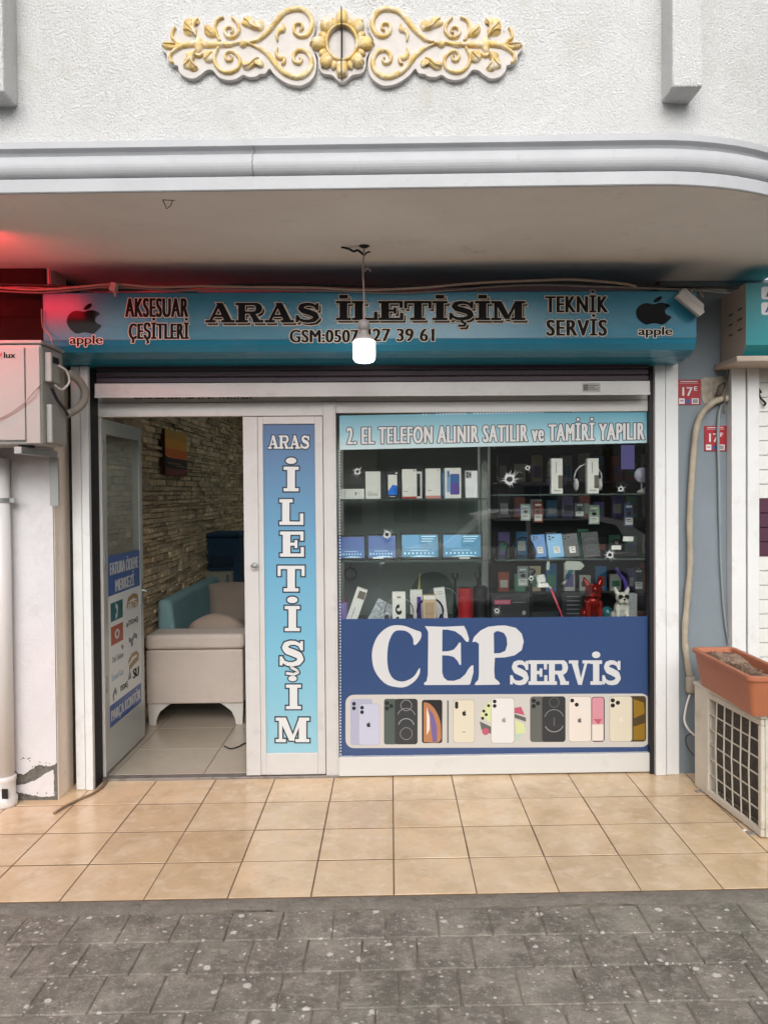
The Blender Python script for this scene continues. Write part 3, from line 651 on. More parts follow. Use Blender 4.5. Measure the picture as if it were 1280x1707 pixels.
mb = MB(); mb.box(xl-.055, xl, F, F+.06, .01, ztop); mb.box(xl+.0005, xl+.030, F+.004, F+.03, .02, zh0-.001); mb.build('jamb', frame_al, fr, bevel=.003)
zs0, zs1 = .012, oy(820, 1258, F).z
mb = MB(); mb.box(xm1, xr, F-.012, F+.06, zs0, zs1); mb.build('window_base', mat('white_base_panel', 'cacac7', .35, dirt=[(7, .6, .8, 'a39c90', .3)]), fr, bevel=.003)
mb = MB(); mb.box(xl, xm1+.0, F-.012, .1, -.002, .0185); mb.build('threshold', mat('threshold_metal', '8d8681', .45, metal=.4, dirt=[(20, .5, .7, '4c443e', .7)]), fr, bevel=.002)
mb = MB(); f0 = mpx(F+.003)
write(mb, 'Cumartesi 0507 427 39 61  PARTNER', (222, 651, 420, 665), mpx(F+.003), .001, 0, .5); mb.build('faded_lettering', mat('faded_ink', '2a262b', .6), fr)
# ---- closed leaf with the printed strip
dl = thing('closed_door_leaf', 'closed cream door leaf with blue vertical lettered panel between doorway and window', 'door', (oy(475, 950, F).x, F, .02))
a0, a1 = oy(408, 950, F).x, oy(540, 950, F).x; q0, q1 = oy(441, 950, F).x, oy(527, 950, F).x
zb, zt_ = oy(475, 1291, F).z, zh0-.004; pz0, pz1 = oy(485, 1255, F).z, oy(485, 707, F).z
mb = MB(); mb.box(a0, q0-.03, F-.010, F+.045, zb, zt_); mb.box(q0-.03, q0, F-.004, F+.045, zb, zt_); mb.box(q1, a1, F-.006, F+.045, zb, zt_)
mb.box(q0, q1, F-.006, F+.045, zb, pz0); mb.box(q0, q1, F-.006, F+.045, pz1, zt_); mb.build('leaf_frame', frame_al, dl, bevel=.003)
strip_m = grad_mat('blue_strip_print', [(0, '8dbcca'), (.3, '78b2c8'), (.6, '689fbe'), (.85, '5d83a6'), (1, '4f6c94')], pz0, pz1, .3)
mb = MB(); mb.box(q0, q1, F+.006, F+.012, pz0, pz1); pn = mb.build('printed_panel', strip_m, dl)
mb = MB(); f0 = mpx(F+.006); LY = [(0, 0, 0, .0024, 0)]
slabword(mb, 'ARAS', (447, 726, 516, 748), f0, [(1.6, 0, 0, .0012, 1), (0, 0, 0, .0022, 0)], .02)
lay = [(2.2, 0, 0, .0012, 1), (0, 0, 0, .0022, 0)]
for ch, bx in (('i', (473, 778, 498, 819)), ('L', (466, 832, 506, 875)), ('E', (467, 886, 507, 928)), ('T', (463, 943, 508, 986)), ('i', (475, 1010, 500, 1052)), ('S', (465, 1068, 507, 1110)), ('I', (477, 1141, 502, 1182)), ('M', (460, 1196, 516, 1237))):
    slabword(mb, ch, bx, f0, lay)
ced = [(486, 1108), (486, 1113), (495, 1117), (497, 1121), (490, 1124), (477, 1122)]
for g_, l_, m_ in ((2.0, .0014, 1), (0, .0024, 0)):
    for q in tl(ced, 4.5): mb.poly(grow(q, g_) if g_ else q, f0, l_, m_)
    mb.disc(488, 1131, 7+g_, f0, l_, m_, 4.5+g_)
mb.build('lettering', [white_ink, mat('navy_ink', '1f2735', .4)], pn, fix=False)
mb = MB(); c = oy(425, 943, F-.012)
mb.lathe(c, [(.012, .0), (.012, -.012), (.008, -.014)], 16, axis='y'); mb.tube([c+Vector((.018*sin(2*pi*k/18), -.016, .018*cos(2*pi*k/18)-.002)) for k in range(19)], .0035, 8)
mb.build('ring_handle', metal_g, dl, smooth=True)

# ---- open leaf, swung in against the stone wall
od = thing('open_door_leaf', 'open aluminium glazed door leaf swung inwards, blue payment poster on its glass', 'door', (xl+.02, .1, .02))
XD = -1.632; ya, yb = .09, .81; dz0, dz1 = .03, oy(205, 712, .4).z
dz1 = ox(176, 699, XD).z
mb = MB(); T = .045; st = .064
mb.box(XD-T, XD, ya, ya+st, dz0, dz1); mb.box(XD-T, XD, yb-st, yb, dz0, dz1); mb.box(XD-T, XD, ya+st, yb-st, dz1-.085, dz1); mb.box(XD-T, XD, ya+st, yb-st, dz0, dz0+.24)
mb.build('leaf_frame', mat('door_aluminium', 'c6cac8', .35, metal=.3), od, bevel=.003)
mb = MB(); mb.box(XD-.010, XD-.004, ya+st, yb-st, dz0+.24, dz1-.085); pane = mb.build('glass_pane', glass, od)
mb = MB(); mb.box(XD-.0037, XD-.0025, ya+st+.004, yb-st-.004, dz0+.245, oz(0, 0, 0).z if False else 1.27)
# the poster: drawn in door metres (u from hinge, v up)
U0, U1 = ya+st+.004, yb-st-.004; V0, V1 = dz0+.245, 1.27
fd = lambda u, v, l=0.: Vector((XD-.0025+l, U0+(U1-U0)*u, V0+(V1-V0)*(1-v)))
vinyl_blue = mat('blue_vinyl', '3d62a8', .3)
po = mb.build('payment_poster', mat('poster_white', 'e8ecec', .35), od)
mb = MB(); mb.prect(0, 0, 1, .235, fd, .0006, 0); mb.prect(0, .875, 1, 1, fd, .0006, 0)
write(mb, 'FATURA ÖDEME', (.05, .025, .95, .115), fd, .0012, 1, .01); write(mb, 'MERKEZİ', (.2, .125, .8, .22), fd, .0012, 1, .012); write(mb, 'PARÇA KONTÖR', (.03, .895, .97, .99), fd, .0012, 1, .01)
mb.prect(.06, .28, .42, .39, fd, .0008, 2); mb.line([(.2, .30), (.26, .32), (.24, .36), (.2, .37)], .03, fd, .0012, 1)
mb.prect(.06, .42, .42, .53, fd, .0008, 3); mb.disc(.24, .475, .075, fd, .0012, 1, .03); mb.disc(.24, .475, .035, fd, .0016, 3, .014)
mb.line([(.55, .35), (.6, .30), (.75, .285), (.9, .30), (.93, .34)], .03, fd, .0008, 4); write(mb, 'TTNET', (.6, .32, .92, .365), fd, .0008, 4, .004)
write(mb, '·TEDAŞ', (.56, .43, .92, .47), fd, .0008, 5, .004); mb.disc(.56, .455, .035, fd, .0008, 6, .014)
write(mb, 'Türk Telekom', (.08, .60, .42, .635), fd, .0008, 6, .002); mb.line([(.36, .56), (.4, .58), (.42, .56)], .02, fd, .0008, 6)
mb.line([(.6, .55), (.7, .57), (.78, .54), (.88, .56)], .03, fd, .0008, 6); mb.disc(.7, .59, .04, fd, .0008, 6, .014)
write(mb, 'İzmirGaz', (.06, .69, .42, .74), fd, .0008, 7, .003)
mb.line([(.58, .69), (.7, .66), (.85, .66), (.93, .69)], .025, fd, .0008, 4); mb.line([(.6, .73), (.75, .71), (.92, .7)], .035, fd, .0008, 4)
write(mb, 'SU', (.72, .755, .93, .815), fd, .0008, 5, .014); mb.poly([(.55, .80), (.62, .74), (.67, .80)], fd, .0008, 6)
write(mb, 'TEDAŞ', (.3, .80, .55, .845), fd, .0008, 5, .004); mb.line([(.12, .86), (.1, .83), (.16, .80), (.2, .83)], .03, fd, .0008, 6)
mb.build('lettering', [vinyl_blue, white_ink, mat('teal_logo', '1f6a72', .4), mat('orange_logo', 'b0543a', .4), mat('ochre_logo', 'a88a58', .4), ink, mat('grey_logo', '737c80', .4), mat('pale_blue_logo', '8fb4c4', .4)], po, fix=False)
for zz_ in (.5, 1.2, 1.85): mb = MB(); mb.tube([(XD+.004, ya-.006, zz_), (XD+.004, ya-.006, zz_+.09)], .009, 10); mb.build('hinge', grey_al, od, smooth=True)
mb = MB(); mb.tube([(XD, yb-.045, 1.0), (XD+.04, yb-.045, 1.0), (XD+.045, yb-.1, 1.0)], .008); mb.box(XD, XD+.006, yb-.06, yb-.03, .93, 1.07); mb.build('handle', metal_g, od)

# ---- display window: glass, vinyl, LED trim, bullet-like cracks
dw = thing('display_window', 'large shop window with blue vinyl, lettering and star-shaped cracks in its glass', 'shop window', (oy(825, 950, F).x, F, zs1))
g0, g1 = xm1+.002, xr; gz1 = oy(820, 687, F).z
mb = MB(); mb.box(g0, g1, F+.018, F+.024, zs1, gz1); mb.build('glass_pane', glass, dw)
fw = mpx(F+.018)
zb0, zb1 = oy(825, 744, F).z, oy(825, 688, F).z
band_m = grad_mat('pale_band_print', [(0, 'bcd3d6'), (.35, '96c3cf'), (1, '5d9fb4')], zb0, zb1, .3)
mb = MB(); mb.slab([(566, 693), (1083, 683), (1083, 738), (566, 750)], fw, .001, .002); bd = mb.build('upper_band', band_m, dw)
mb = MB(); write(mb, '2. EL TELEFON ALINIR SATILIR ve TAMİRİ YAPILIR', (578, 699, 1074, 737), fw, .0028, 0, 1.2, (1.45, 1), slope=-.016, sp=1.16)
mb.build('lettering', [white_ink, mat('charcoal_ink', '2c2a30', .4)], bd, fix=False)
low_m = mat('deep_blue_vinyl', '304771', .3, var=(2, .04))
mb = MB(); mb.slab([(567, 1032), (1088, 1027), (1088, 1255), (567, 1260)], fw, .001, .002); vb = mb.build('lower_vinyl', low_m, dw)
c7 = lambda L: [(560+x/4.741, 1030+y/4.741) for x, y in L]
c8 = lambda L: [(820+x/4.571, 1030+y/4.571) for x, y in L]
Cc = c7([(675, 130), (665, 170), (630, 212), (612, 205), (610, 170), (590, 130), (555, 105), (520, 98), (480, 100), (450, 120), (425, 170), (410, 230), (405, 310), (410, 390), (430, 450), (460, 485), (500, 500), (540, 500), (590, 480), (625, 450), (655, 400), (663, 400), (660, 440), (630, 490), (580, 530), (530, 548), (470, 545), (400, 525), (340, 470), (300, 400), (285, 320), (290, 240), (320, 160), (370, 100), (430, 65), (490, 57), (550, 65), (600, 85), (640, 100), (665, 108)])
Ee = c7([(700, 65), (850, 70), (1010, 62), (1030, 100), (1050, 165), (1045, 190), (1025, 185), (990, 140), (940, 105), (880, 92), (840, 92), (838, 265), (890, 262), (930, 250), (960, 215), (972, 195), (985, 195), (987, 370), (975, 370), (960, 340), (930, 308), (890, 297), (838, 295), (838, 430), (850, 470), (880, 495), (930, 497), (980, 480), (1020, 445), (1050, 395), (1070, 375), (1085, 375), (1085, 430), (1060, 520), (1050, 528), (700, 530), (693, 515), (715, 500), (725, 450), (728, 200), (728, 110), (715, 85)])
Po = c7([(1075, 190), (1090, 150), (1140, 100), (1200, 70), (1280, 60)])+c8([(100, 57), (180, 75), (225, 120), (240, 180), (225, 245), (170, 285), (100, 300), (20, 303), (15, 400), (20, 460), (50, 485), (60, 500), (50, 508)])+c7([(1095, 530), (1100, 512), (1122, 490), (1128, 440), (1128, 205), (1105, 188)])
Pi_ = c7([(1247, 280), (1245, 120), (1262, 106)])+c8([(50, 100), (90, 115), (110, 150), (115, 200), (100, 250), (60, 268), (20, 270)])
mb = MB(); mb.loops([crom_closed(Cc, 3)], fw, .0026); mb.loops([Ee], fw, .0026); mb.loops([Po, Pi_], fw, .0026)
slabword(mb, 'SERViS', (849, 1101, 1034, 1141), fw, [(.4, 0, 0, .0026, 0)], .0)
mb.build('lettering', mat('vinyl_white', 'c6c7c8', .4), vb, fix=False)
# strip with the printed telephones
mb = MB(); mb.poly(rr(576, 1157, 1082, 1246, 14), lambda a, b, l=0.: fw(a, b-(a-829)*.004, l), .0022); stp = mb.build('phone_strip', mat('strip_paper', 'bfbcb6', .35), vb)
fk = lambda a, b, l=0.: fw(a, b-(a-829)*.004, l)
ph = {k: mat('print_'+k, h, .35) for k, h in dict(lilac='b7b9cc', lilac2='a4a6bc', green='47534e', graphite='2c2e31', slate='5a5c58', cream='cfc8b4', white='d4d2d0', blush='d8cfc6', rose='c88a95', gold='8a6a1e', dark='17171a', ring='8d8f90', copper='a9744e', violet='6a5a8e', lime='c7cf9a', pink='b4546a', mint='a9c4b0', deepgold='4a3b22', line='a19d98').items()}
PM = list(ph.values()); PI = {k: i for i, k in enumerate(ph)}
def phone(shapes):
    m_ = MB(); l = .0028
    for s_ in shapes:
        t = s_[0]
        if t == 'r': m_.prect(*s_[1:5], fk, l, PI[s_[5]], s_[6] if len(s_) > 6 else 0)
        if t == 'd': m_.disc(s_[1], s_[2], s_[3], fk, l, PI[s_[4]], seg=14)
        if t == 'o':
            cx, cy, r, w_, c_ = s_[1:6]; e = s_[6] if len(s_) > 6 else (0, 2*pi)
            m_.line([(cx+r*cos(e[0]+(e[1]-e[0])*k/20), cy+r*sin(e[0]+(e[1]-e[0])*k/20)) for k in range(21)], w_, fk, l, PI[c_])
        if t == 'p': m_.poly(s_[1], fk, l, PI[s_[2]])
        if t == 'f': fruit(m_, *s_[1:5], fk, l, PI[s_[5]])
        l += .00012
    m_.build('phone_picture', PM, stp, fix=False)
phone([('r', 584, 1164, 621, 1241, 'lilac2', 5), ('r', 598, 1172, 633, 1241, 'line', 5), ('r', 598.6, 1172.6, 632.4, 1240.4, 'lilac', 5), ('d', 590, 1172, 3.2, 'dark'), ('d', 590, 1179.5, 3.2, 'dark'), ('d', 603.5, 1178.5, 3.2, 'dark'), ('d', 603.5, 1186, 3.2, 'dark'), ('f', 611, 1203, 618, 1211, 'dark')])
phone([('r', 640, 1164, 662, 1240, 'green', 4), ('r', 658, 1164, 696, 1240, 'graphite', 5), ('d', 645, 1171, 3.4, 'dark'), ('d', 652, 1176, 3.4, 'dark'), ('d', 645, 1180, 3.4, 'dark'), ('o', 677, 1175, 9, 1, 'ring'), ('o', 677, 1195, 15, 1, 'ring', (3.5, 6)), ('o', 677, 1210, 13, 1.6, 'ring', (3.4, 6.1)), ('o', 677, 1222, 10, .8, 'ring')])
phone([('r', 703, 1166, 737, 1238, 'dark', 4), ('p', crom([(706, 1170), (715, 1172), (725, 1182), (733, 1200), (735, 1218), (732, 1236), (706, 1236)], 4), 'copper'), ('p', [(715, 1180), (722, 1190), (728, 1210), (728, 1236), (721, 1236), (718, 1210)], 'violet'), ('p', [(711, 1178), (716, 1195), (716, 1215), (711, 1225)], 'blush')])
phone([('r', 745, 1167, 747.5, 1238, 'slate'), ('r', 755, 1166, 791, 1238, 'line', 5), ('r', 755.8, 1166.8, 790.2, 1237.2, 'cream', 5), ('r', 758, 1169, 763.5, 1181, 'dark', 2.5), ('f', 770, 1184, 777, 1193, 'dark'), ('r', 770, 1219, 776, 1220, 'slate')])
phone([('p', [(800, 1192), (812, 1172), (820, 1168), (820, 1206)], 'lime'), ('p', [(799, 1202), (820, 1212), (820, 1224), (802, 1216)], 'slate'), ('d', 809, 1219, 6, 'pink'), ('r', 818, 1163, 857, 1239, 'line', 5), ('r', 818.8, 1163.8, 856.2, 1238.2, 'white', 5), ('d', 824, 1169, 3.2, 'dark'), ('d', 824, 1176.5, 3.2, 'dark'), ('d', 806, 1185, 2.6, 'dark'), ('d', 810, 1191, 2.6, 'dark'), ('d', 804, 1197, 2.6, 'dark'), ('d', 814, 1176, 2.6, 'dark'), ('p', [(857, 1180), (868, 1178), (874, 1192), (857, 1188)], 'pink'), ('p', [(857, 1190), (876, 1196), (876, 1203), (857, 1196)], 'slate'), ('p', [(858, 1200), (872, 1206), (876, 1220), (860, 1226)], 'lime'), ('p', [(858, 1224), (870, 1222), (860, 1236)], 'mint'), ('f', 836, 1196, 843, 1204, 'ring')])
phone([('r', 883, 1161, 912, 1237, 'slate', 5), ('r', 903, 1161, 942, 1237, 'graphite', 5), ('d', 889, 1168, 3.6, 'dark'), ('d', 896, 1172.5, 3.6, 'dark'), ('d', 889, 1177, 3.6, 'dark'), ('o', 923, 1171, 8, 1.2, 'slate'), ('o', 923, 1199, 16, 1, 'ring', (3.4, 6)), ('o', 923, 1204, 16, 1.4, 'ring', (.4, 2.7)), ('r', 922, 1196, 924, 1210, 'slate')])
phone([('r', 985, 1162, 1007, 1237, 'dark', 5), ('r', 986, 1163, 1005.5, 1235.5, 'rose', 4), ('p', [(988, 1199), (1003, 1199), (997, 1208)], 'pink'), ('p', [(986, 1208), (1005, 1208), (1005, 1235), (986, 1235)], 'blush'), ('r', 947, 1161, 985, 1237, 'line', 5), ('r', 947.8, 1161.8, 984.2, 1236.2, 'blush', 5), ('d', 953, 1168, 3.4, 'dark'), ('d', 960.5, 1175, 3.4, 'dark'), ('f', 962, 1197, 969, 1205, 'slate')])
phone([('r', 1042, 1161, 1076, 1237, 'deepgold', 5), ('p', [(1055, 1166), (1072, 1172), (1074, 1190), (1056, 1198)], 'gold'), ('p', [(1055, 1212), (1074, 1206), (1074, 1234), (1055, 1234)], 'gold'), ('r', 1015, 1161, 1053, 1237, 'line', 5), ('r', 1015.8, 1161.8, 1052.2, 1236.2, 'cream', 5), ('d', 1020.5, 1168, 3.6, 'dark'), ('d', 1029, 1172, 3.6, 'dark'), ('d', 1020.5, 1176.5, 3.6, 'dark'), ('f', 1031, 1196, 1038, 1204, 'blush')])
# LED trim
led_m = mat('led_dot', 'c9cfd8', .4, emit=('dfe8ff', .3)); mb = MB()
def dot(x, y, r=1.1):
    p = fw(x, y, .004); q = r*.0034
    mb.box(p.x-q, p.x+q, p.y-.003, p.y+.003, p.z-q, p.z+q)
y_ = 752
while y_ < 1258: dot(566+(y_-752)*.004, y_, .9); y_ += 5.1
for a, b in ((645, 998), (1030, 1046), (1060, 1088), (570, 590), (620, 640)):
    x_ = a
    while x_ < b: dot(x_, 1258.5-(x_-829)*.009, 1.2); x_ += 5.2
for a, b in ((705, 712), (728, 780), (790, 905), (955, 990)):
    x_ = a
    while x_ < b: dot(x_, 688.5-(x_-829)*.018, 1.0); x_ += 5.2
mb.build('led_trim', led_m, dw)
# cracks
crk = mat('crushed_glass', 'aeb5b3', .5, spec=.8, var=(90, .35)); 
def crack(x, y, r, seed, rays=16):
    rnd = random.Random(seed); m_ = MB(); pts = []
    for k in range(26): t = 2*pi*k/26; q = r*(.34+.14*rnd.random()); pts.append((x+q*cos(t), y+q*sin(t)))
    hole = [(x+r*.22*cos(2*pi*k/14)*(1+.2*rnd.random()), y+r*.22*sin(2*pi*k/14)) for k in range(14)]
    m_.loops([pts, hole], fw, .0008, 0); m_.poly(hole, fw, .0012, 1)
    for k in range(rays):
        t = 2*pi*(k+rnd.random()*.8)/rays; L = r*(.45+.62*rnd.random()**1.5); w_ = r*.045
        m_.poly([(x+cos(t)*r*.3-sin(t)*w_, y+sin(t)*r*.3+cos(t)*w_), (x+cos(t)*L, y+sin(t)*L), (x+cos(t)*r*.3+sin(t)*w_, y+sin(t)*r*.3-cos(t)*w_)], fw, .001, 0)
    for k in range(int(rays*1.3)):
        t = 2*pi*rnd.random(); q = r*(.7+.75*rnd.random()); w_ = r*.07*rnd.random()+.3
        m_.poly([(x+cos(t)*q+w_*rnd.uniform(-1, 1), y+sin(t)*q+w_*rnd.uniform(-1, 1)) for _ in range(3)], fw, .001, 0)
    m_.build('glass_crack', [crk, black], dw, fix=False)
for i, (x, y, r) in enumerate(((596, 786, 12), (849, 799, 21), (645, 891, 14), (1034, 815, 10), (1016, 925, 14), (828, 1018, 9), (885, 964, 9), (879, 780, 9))): crack(x, y, r, i+3, 16 if r < 16 else 22)

# ================================================================== DISPLAY CABINET AND WHAT STANDS IN IT
ZA, ZB, ZC = oy(690, 831, .2).z, oy(690, 932, .2).z, oy(690, 1040, .2).z       # top, middle, bottom shelf
cab = thing('display_cabinet', 'display cabinet with glass shelves and grey back board behind the shop window', 'display cabinet', (.6, .3, 0))
sx0, sx1 = xm1+.01, 1.66; xp = oy(812, 900, .33).x
mb = MB(); mb.box(sx0, xp-.03, .12, .50, ZA-.009, ZA-.001); mb.build('glass_shelf', shelf_glass, cab)
mb = MB(); mb.box(xp+.03, sx1, .12, .42, ZA+.012, ZA+.020); mb.build('glass_shelf', shelf_glass, cab)
mb = MB(); mb.box(sx0, xp-.03, .12, .50, ZB-.009, ZB-.001); mb.build('glass_shelf', shelf_glass, cab)
mb = MB(); mb.box(xp+.03, sx1, .12, .42, ZB-.009, ZB-.001); mb.build('glass_shelf', shelf_glass, cab)
edge = mat('shelf_edge', '4d5b56', .2)
for a, b, z in ((sx0, xp-.03, ZA-.009), (xp+.03, sx1, ZA+.012), (sx0, xp-.03, ZB-.009), (xp+.03, sx1, ZB-.009)):
    mb = MB(); mb.box(a, b, .114, .119, z, z+.008); mb.build('shelf_edge', edge, cab)
mb = MB(); mb.box(sx0, sx1, .09, .62, .5, ZC-.002); mb.build('counter_base', mat('counter_grey', '4c4f4e', .4), cab)
mb = MB(); mb.box(xp-.022, xp+.022, .46, .5, ZC, 2.25); mb.build('post', mat('post_alu', '8d918d', .35, metal=.5), cab, bevel=.003)
mb = MB(); mb.box(sx0, xp-.03, .56, .575, ZC, 2.0); mb.build('back_board', mat('board_grey', '6b7471', .5, var=(3, .1)), cab)
def bx(px, Y, py=900): return oy(px, py, Y).x
class Item:
    """a small boxy article: body + printed faces, optionally leaned or turned about its base"""
    def __init__(s, name, label, cat, p0, pt, p1, zb, Y, depth, m, group=None, rot=None, bev=.0015, pb=None, rpos=0.):
        s.x0, s.x1 = bx(p0, Y), bx(p1, Y); s.z1 = oy((p0+p1)/2, pt, Y).z; s.z0 = zb; s.Y = Y; s.d = depth
        s.M = rot; s.piv = Vector(((s.x0+s.x1)/2, Y, zb)); m_ = MB(); m_.box(s.x0, s.x1, Y, Y+depth, zb, s.z1)
        s.r(m_); s.o = m_.build(name, m, label=label, cat=cat, group=group, bevel=bev)
    def r(s, m_):
        if s.M is not None: m_.v = [s.piv + s.M @ (v-s.piv) for v in m_.v]
    def f(s, u, v, l=0.): return Vector((s.x0+(s.x1-s.x0)*u, s.Y-l, s.z1+(s.z0-s.z1)*v))
    def pr(s, name, mats, draw):
        m_ = MB(); draw(m_, s.f); s.r(m_); m_.build(name, mats, s.o, fix=False); return s
RY = lambda a: Matrix.Rotation(radians(a), 3, 'Y'); RX = lambda a: Matrix.Rotation(radians(a), 3, 'X')
cw = mat('white_card', 'ecebe5', .5, var=(30, .03)); ck = mat('black_card', '141519', .4); cr = mat('red_card', 'a8312f', .45); cg = mat('grey_print', '8b8a86', .5)
cbl = mat('blue_card', '2367a8', .35); cpu = mat('purple_card', '5d47a0', .35); csk = mat('sky_card', '7ab0d8', .3); cbe = mat('beige_card', 'cdb79b', .5)
scr_b = mat('screen_blue', '1f5fb0', .2, emit=('2d6fd0', .35)); scr_t = mat('screen_teal', '1577a0', .2, emit=('1b76a0', .2)); scr_l = mat('screen_light', 'a8d4e8', .2, emit=('a8d8f0', .35))
lines = lambda m_, f, rows, mi=0, w_=.012: [m_.prect(a, b, c, b+w_, f, .0006, mi) for a, b, c in rows]
G1 = 'phone boxes on the top shelf'
Item('phone_box', 'white phone box lying flat at the left end of the top shelf', 'phone box', 567, 815, 608, ZA, .18, .16, cw, G1).pr('print', [cg], lambda m, f: (m.prect(.62, .3, .68, .62, f, .0006), m.prect(.7, .42, .8, .46, f, .0006), m.prect(.2, .12, .22, .9, f, .0006)))
Item('phone_box', 'plain white upright box with small grey text, second from left on top shelf', 'phone box', 610, 786, 635, ZA, .2, .06, cw, G1).pr('print', [cg], lambda m, f: lines(m, f, [(.12, .74, .5), (.12, .79, .85), (.12, .83, .8), (.12, .87, .85)]))
Item('phone_box', 'black phone box with a blue and white phone pictured on its front', 'phone box', 644, 787, 666, ZA, .2, .06, ck, G1).pr('print', [scr_b, cw, ck], lambda m, f: (m.prect(.16, .1, .84, .86, f, .0005, 0), m.poly([(.16, .1), (.84, .1), (.84, .5), (.5, .48), (.16, .72)], f, .001, 1), m.disc(.8, .04, .1, f, .0008, 1, .03), m.prect(.3, .91, .7, .93, f, .0008, 1)))
Item('phone_box', 'white upright box with red base, in front of a black-sided box', 'phone box', 671, 782, 695, ZA, .18, .06, cw, G1).pr('print', [cr, cg], lambda m, f: (m.prect(0, .93, 1, 1, f, .0006, 0), m.prect(.1, .75, .4, .77, f, .0006, 1), m.disc(.84, .06, .06, f, .0006, 0, .02)))
Item('phone_box', 'white box with black side half hidden behind the red-based box', 'phone box', 692, 786, 704, ZA, .25, .05, cw, G1).pr('print', [ck], lambda m, f: m.prect(.3, .08, .75, .92, f, .0006))
Item('phone_box', 'white upright box with pale red stripe beside the purple phone box', 'phone box', 710, 781, 735, ZA, .2, .06, cw, G1).pr('print', [mat('pale_red', 'd08a85', .5), cg], lambda m, f: (m.prect(0, .91, 1, 1, f, .0006, 0), m.prect(.12, .73, .4, .75, f, .0006, 1), m.disc(.84, .06, .06, f, .0006, 0, .02)))
Item('phone_box', 'white box showing a purple phone, blue box edge at its left', 'phone box', 742, 780, 769, ZA, .2, .06, [cw], G1).pr('print', [cbl, cpu, csk, ck], lambda m, f: (m.prect(.12, .08, .3, .8, f, .0005, 2, .05), m.prect(.32, .2, .9, .88, f, .0006, 1, .06), m.prect(.36, .24, .86, .5, f, .001, 0), m.prect(.2, .12, .26, .3, f, .0012, 3)))
Item('phone_box', 'blue narrow box squeezed behind the white box with purple phone', 'phone box', 737, 784, 750, ZA, .27, .05, cbl, G1).pr('print', [csk], lambda m, f: m.prect(.1, .1, .5, .9, f, .0006))
Item('mobile_phone', 'white phone with triple camera standing at right end of left top shelf', 'phone', 776, 784, 797, ZA, .2, .012, mat('phone_white', 'd4d6da', .15), rot=RX(-6), bev=.004).pr('camera_lens', [ck, cg], lambda m, f: (m.prect(.06, .04, .5, .28, f, .0004, 1, .06), m.disc(.18, .1, .09, f, .001, 0, .045), m.disc(.18, .21, .09, f, .001, 0, .045), m.disc(.38, .15, .09, f, .001, 0, .045)))
ZA2 = ZA+.021
G2 = 'slim white boxes on the right top shelf'
for p0, p1, lb in ((919, 938, 'slim white accessory box standing left of the white headphones'), (979, 998, 'slim white accessory box standing in front of the white headphones')):
    Item('accessory_box', lb, 'accessory box', p0, 764, p1, ZA2, .19, .05, cw, G2).pr('print', [cg, mat('taupe', '6d6258', .5)], lambda m, f: (m.prect(.6, .48, 1, .85, f, .0006, 1), m.prect(.4, .1, .46, .42, f, .0006, 0), m.prect(.2, .9, .8, .92, f, .0006, 0)))
def headphones(label, c, rad, h, mband, mcup, yaw=0., tilt=0., loc_r=.0045, cup=.022, group='headphones in the window'):
    t = thing('headphones', label, 'headphones', c, group); c = Vector(c); M = Matrix.Rotation(radians(yaw), 3, 'Z') @ Matrix.Rotation(radians(tilt), 3, 'Y')
    m_ = MB(); m_.tube([c + M @ Vector((rad*cos(pi*k/18), 0, h+rad*1.05*sin(pi*k/18))) for k in range(19)], loc_r, 8)
    for s_ in (-1, 1): m_.tube([c + M @ Vector((s_*rad, 0, h)), c + M @ Vector((s_*rad*.93, 0, h*.55))], loc_r*.8, 8)
    m_.build('headband', mband, t, smooth=True)
    for s_ in (-1, 1):
        m_ = MB(); m_.ell(c + M @ Vector((s_*rad*.86, 0, h*.5)), cup*.5, cup, cup*1.25, rot=M); m_.build('ear_cup', mcup, t, smooth=True)
    return t
hw = mat('headphone_white', 'cfcfd0', .35)
headphones('white over-ear headphones standing round a slim white box on top shelf', (bx(980, .24), .24, ZA2+.015), .082, .075, hw, hw, 0, 0, .004, .03)
headphones('black wired headphones hung over a slim box on the right top shelf', (bx(928, .26), .26, ZA2+.03), .07, .09, mat('band_black', '17171a', .4), mat('cup_violet', '2d2a48', .4), 25, 0)
t = thing('ring_lamp', 'round white vanity lamp with a white cable at the window right edge', 'lamp', (bx(1070, .22), .22, ZA2))
mb = MB(); mb.lathe((bx(1070, .22), .22, ZA2), [(.028, 0), (.030, .01), (.012, .022), (.006, .026)], 20); mb.build('base', hw, t, smooth=True)
mb = MB(); c = Vector((bx(1070, .2), .2, oy(1070, 792, .2).z)); mb.lathe(c, [(.001, -.012), (.04, -.011), (.046, -.004), (.046, .006), (.001, .009)], 28, axis='y'); mb.build('disc', mat('lamp_lavender', 'b9b5cc', .3), t, smooth=True)
mb = MB(); mb.tube([Vector((bx(1070, .22), .23, ZA2+.02)), c+Vector((0, .01, -.03))], .005); mb.build('stem', hw, t)
mb = MB(); x = bx(1079, .15); mb.tube(crom([(x, .15, oy(1079, 742, .15).z), (x+.004, .15, oy(1079, 770, .15).z), (x-.002, .16, oy(1079, 805, .15).z), (x-.01, .2, ZA2+.012)], 5), .004); mb.build('cable', hw, t, smooth=True)
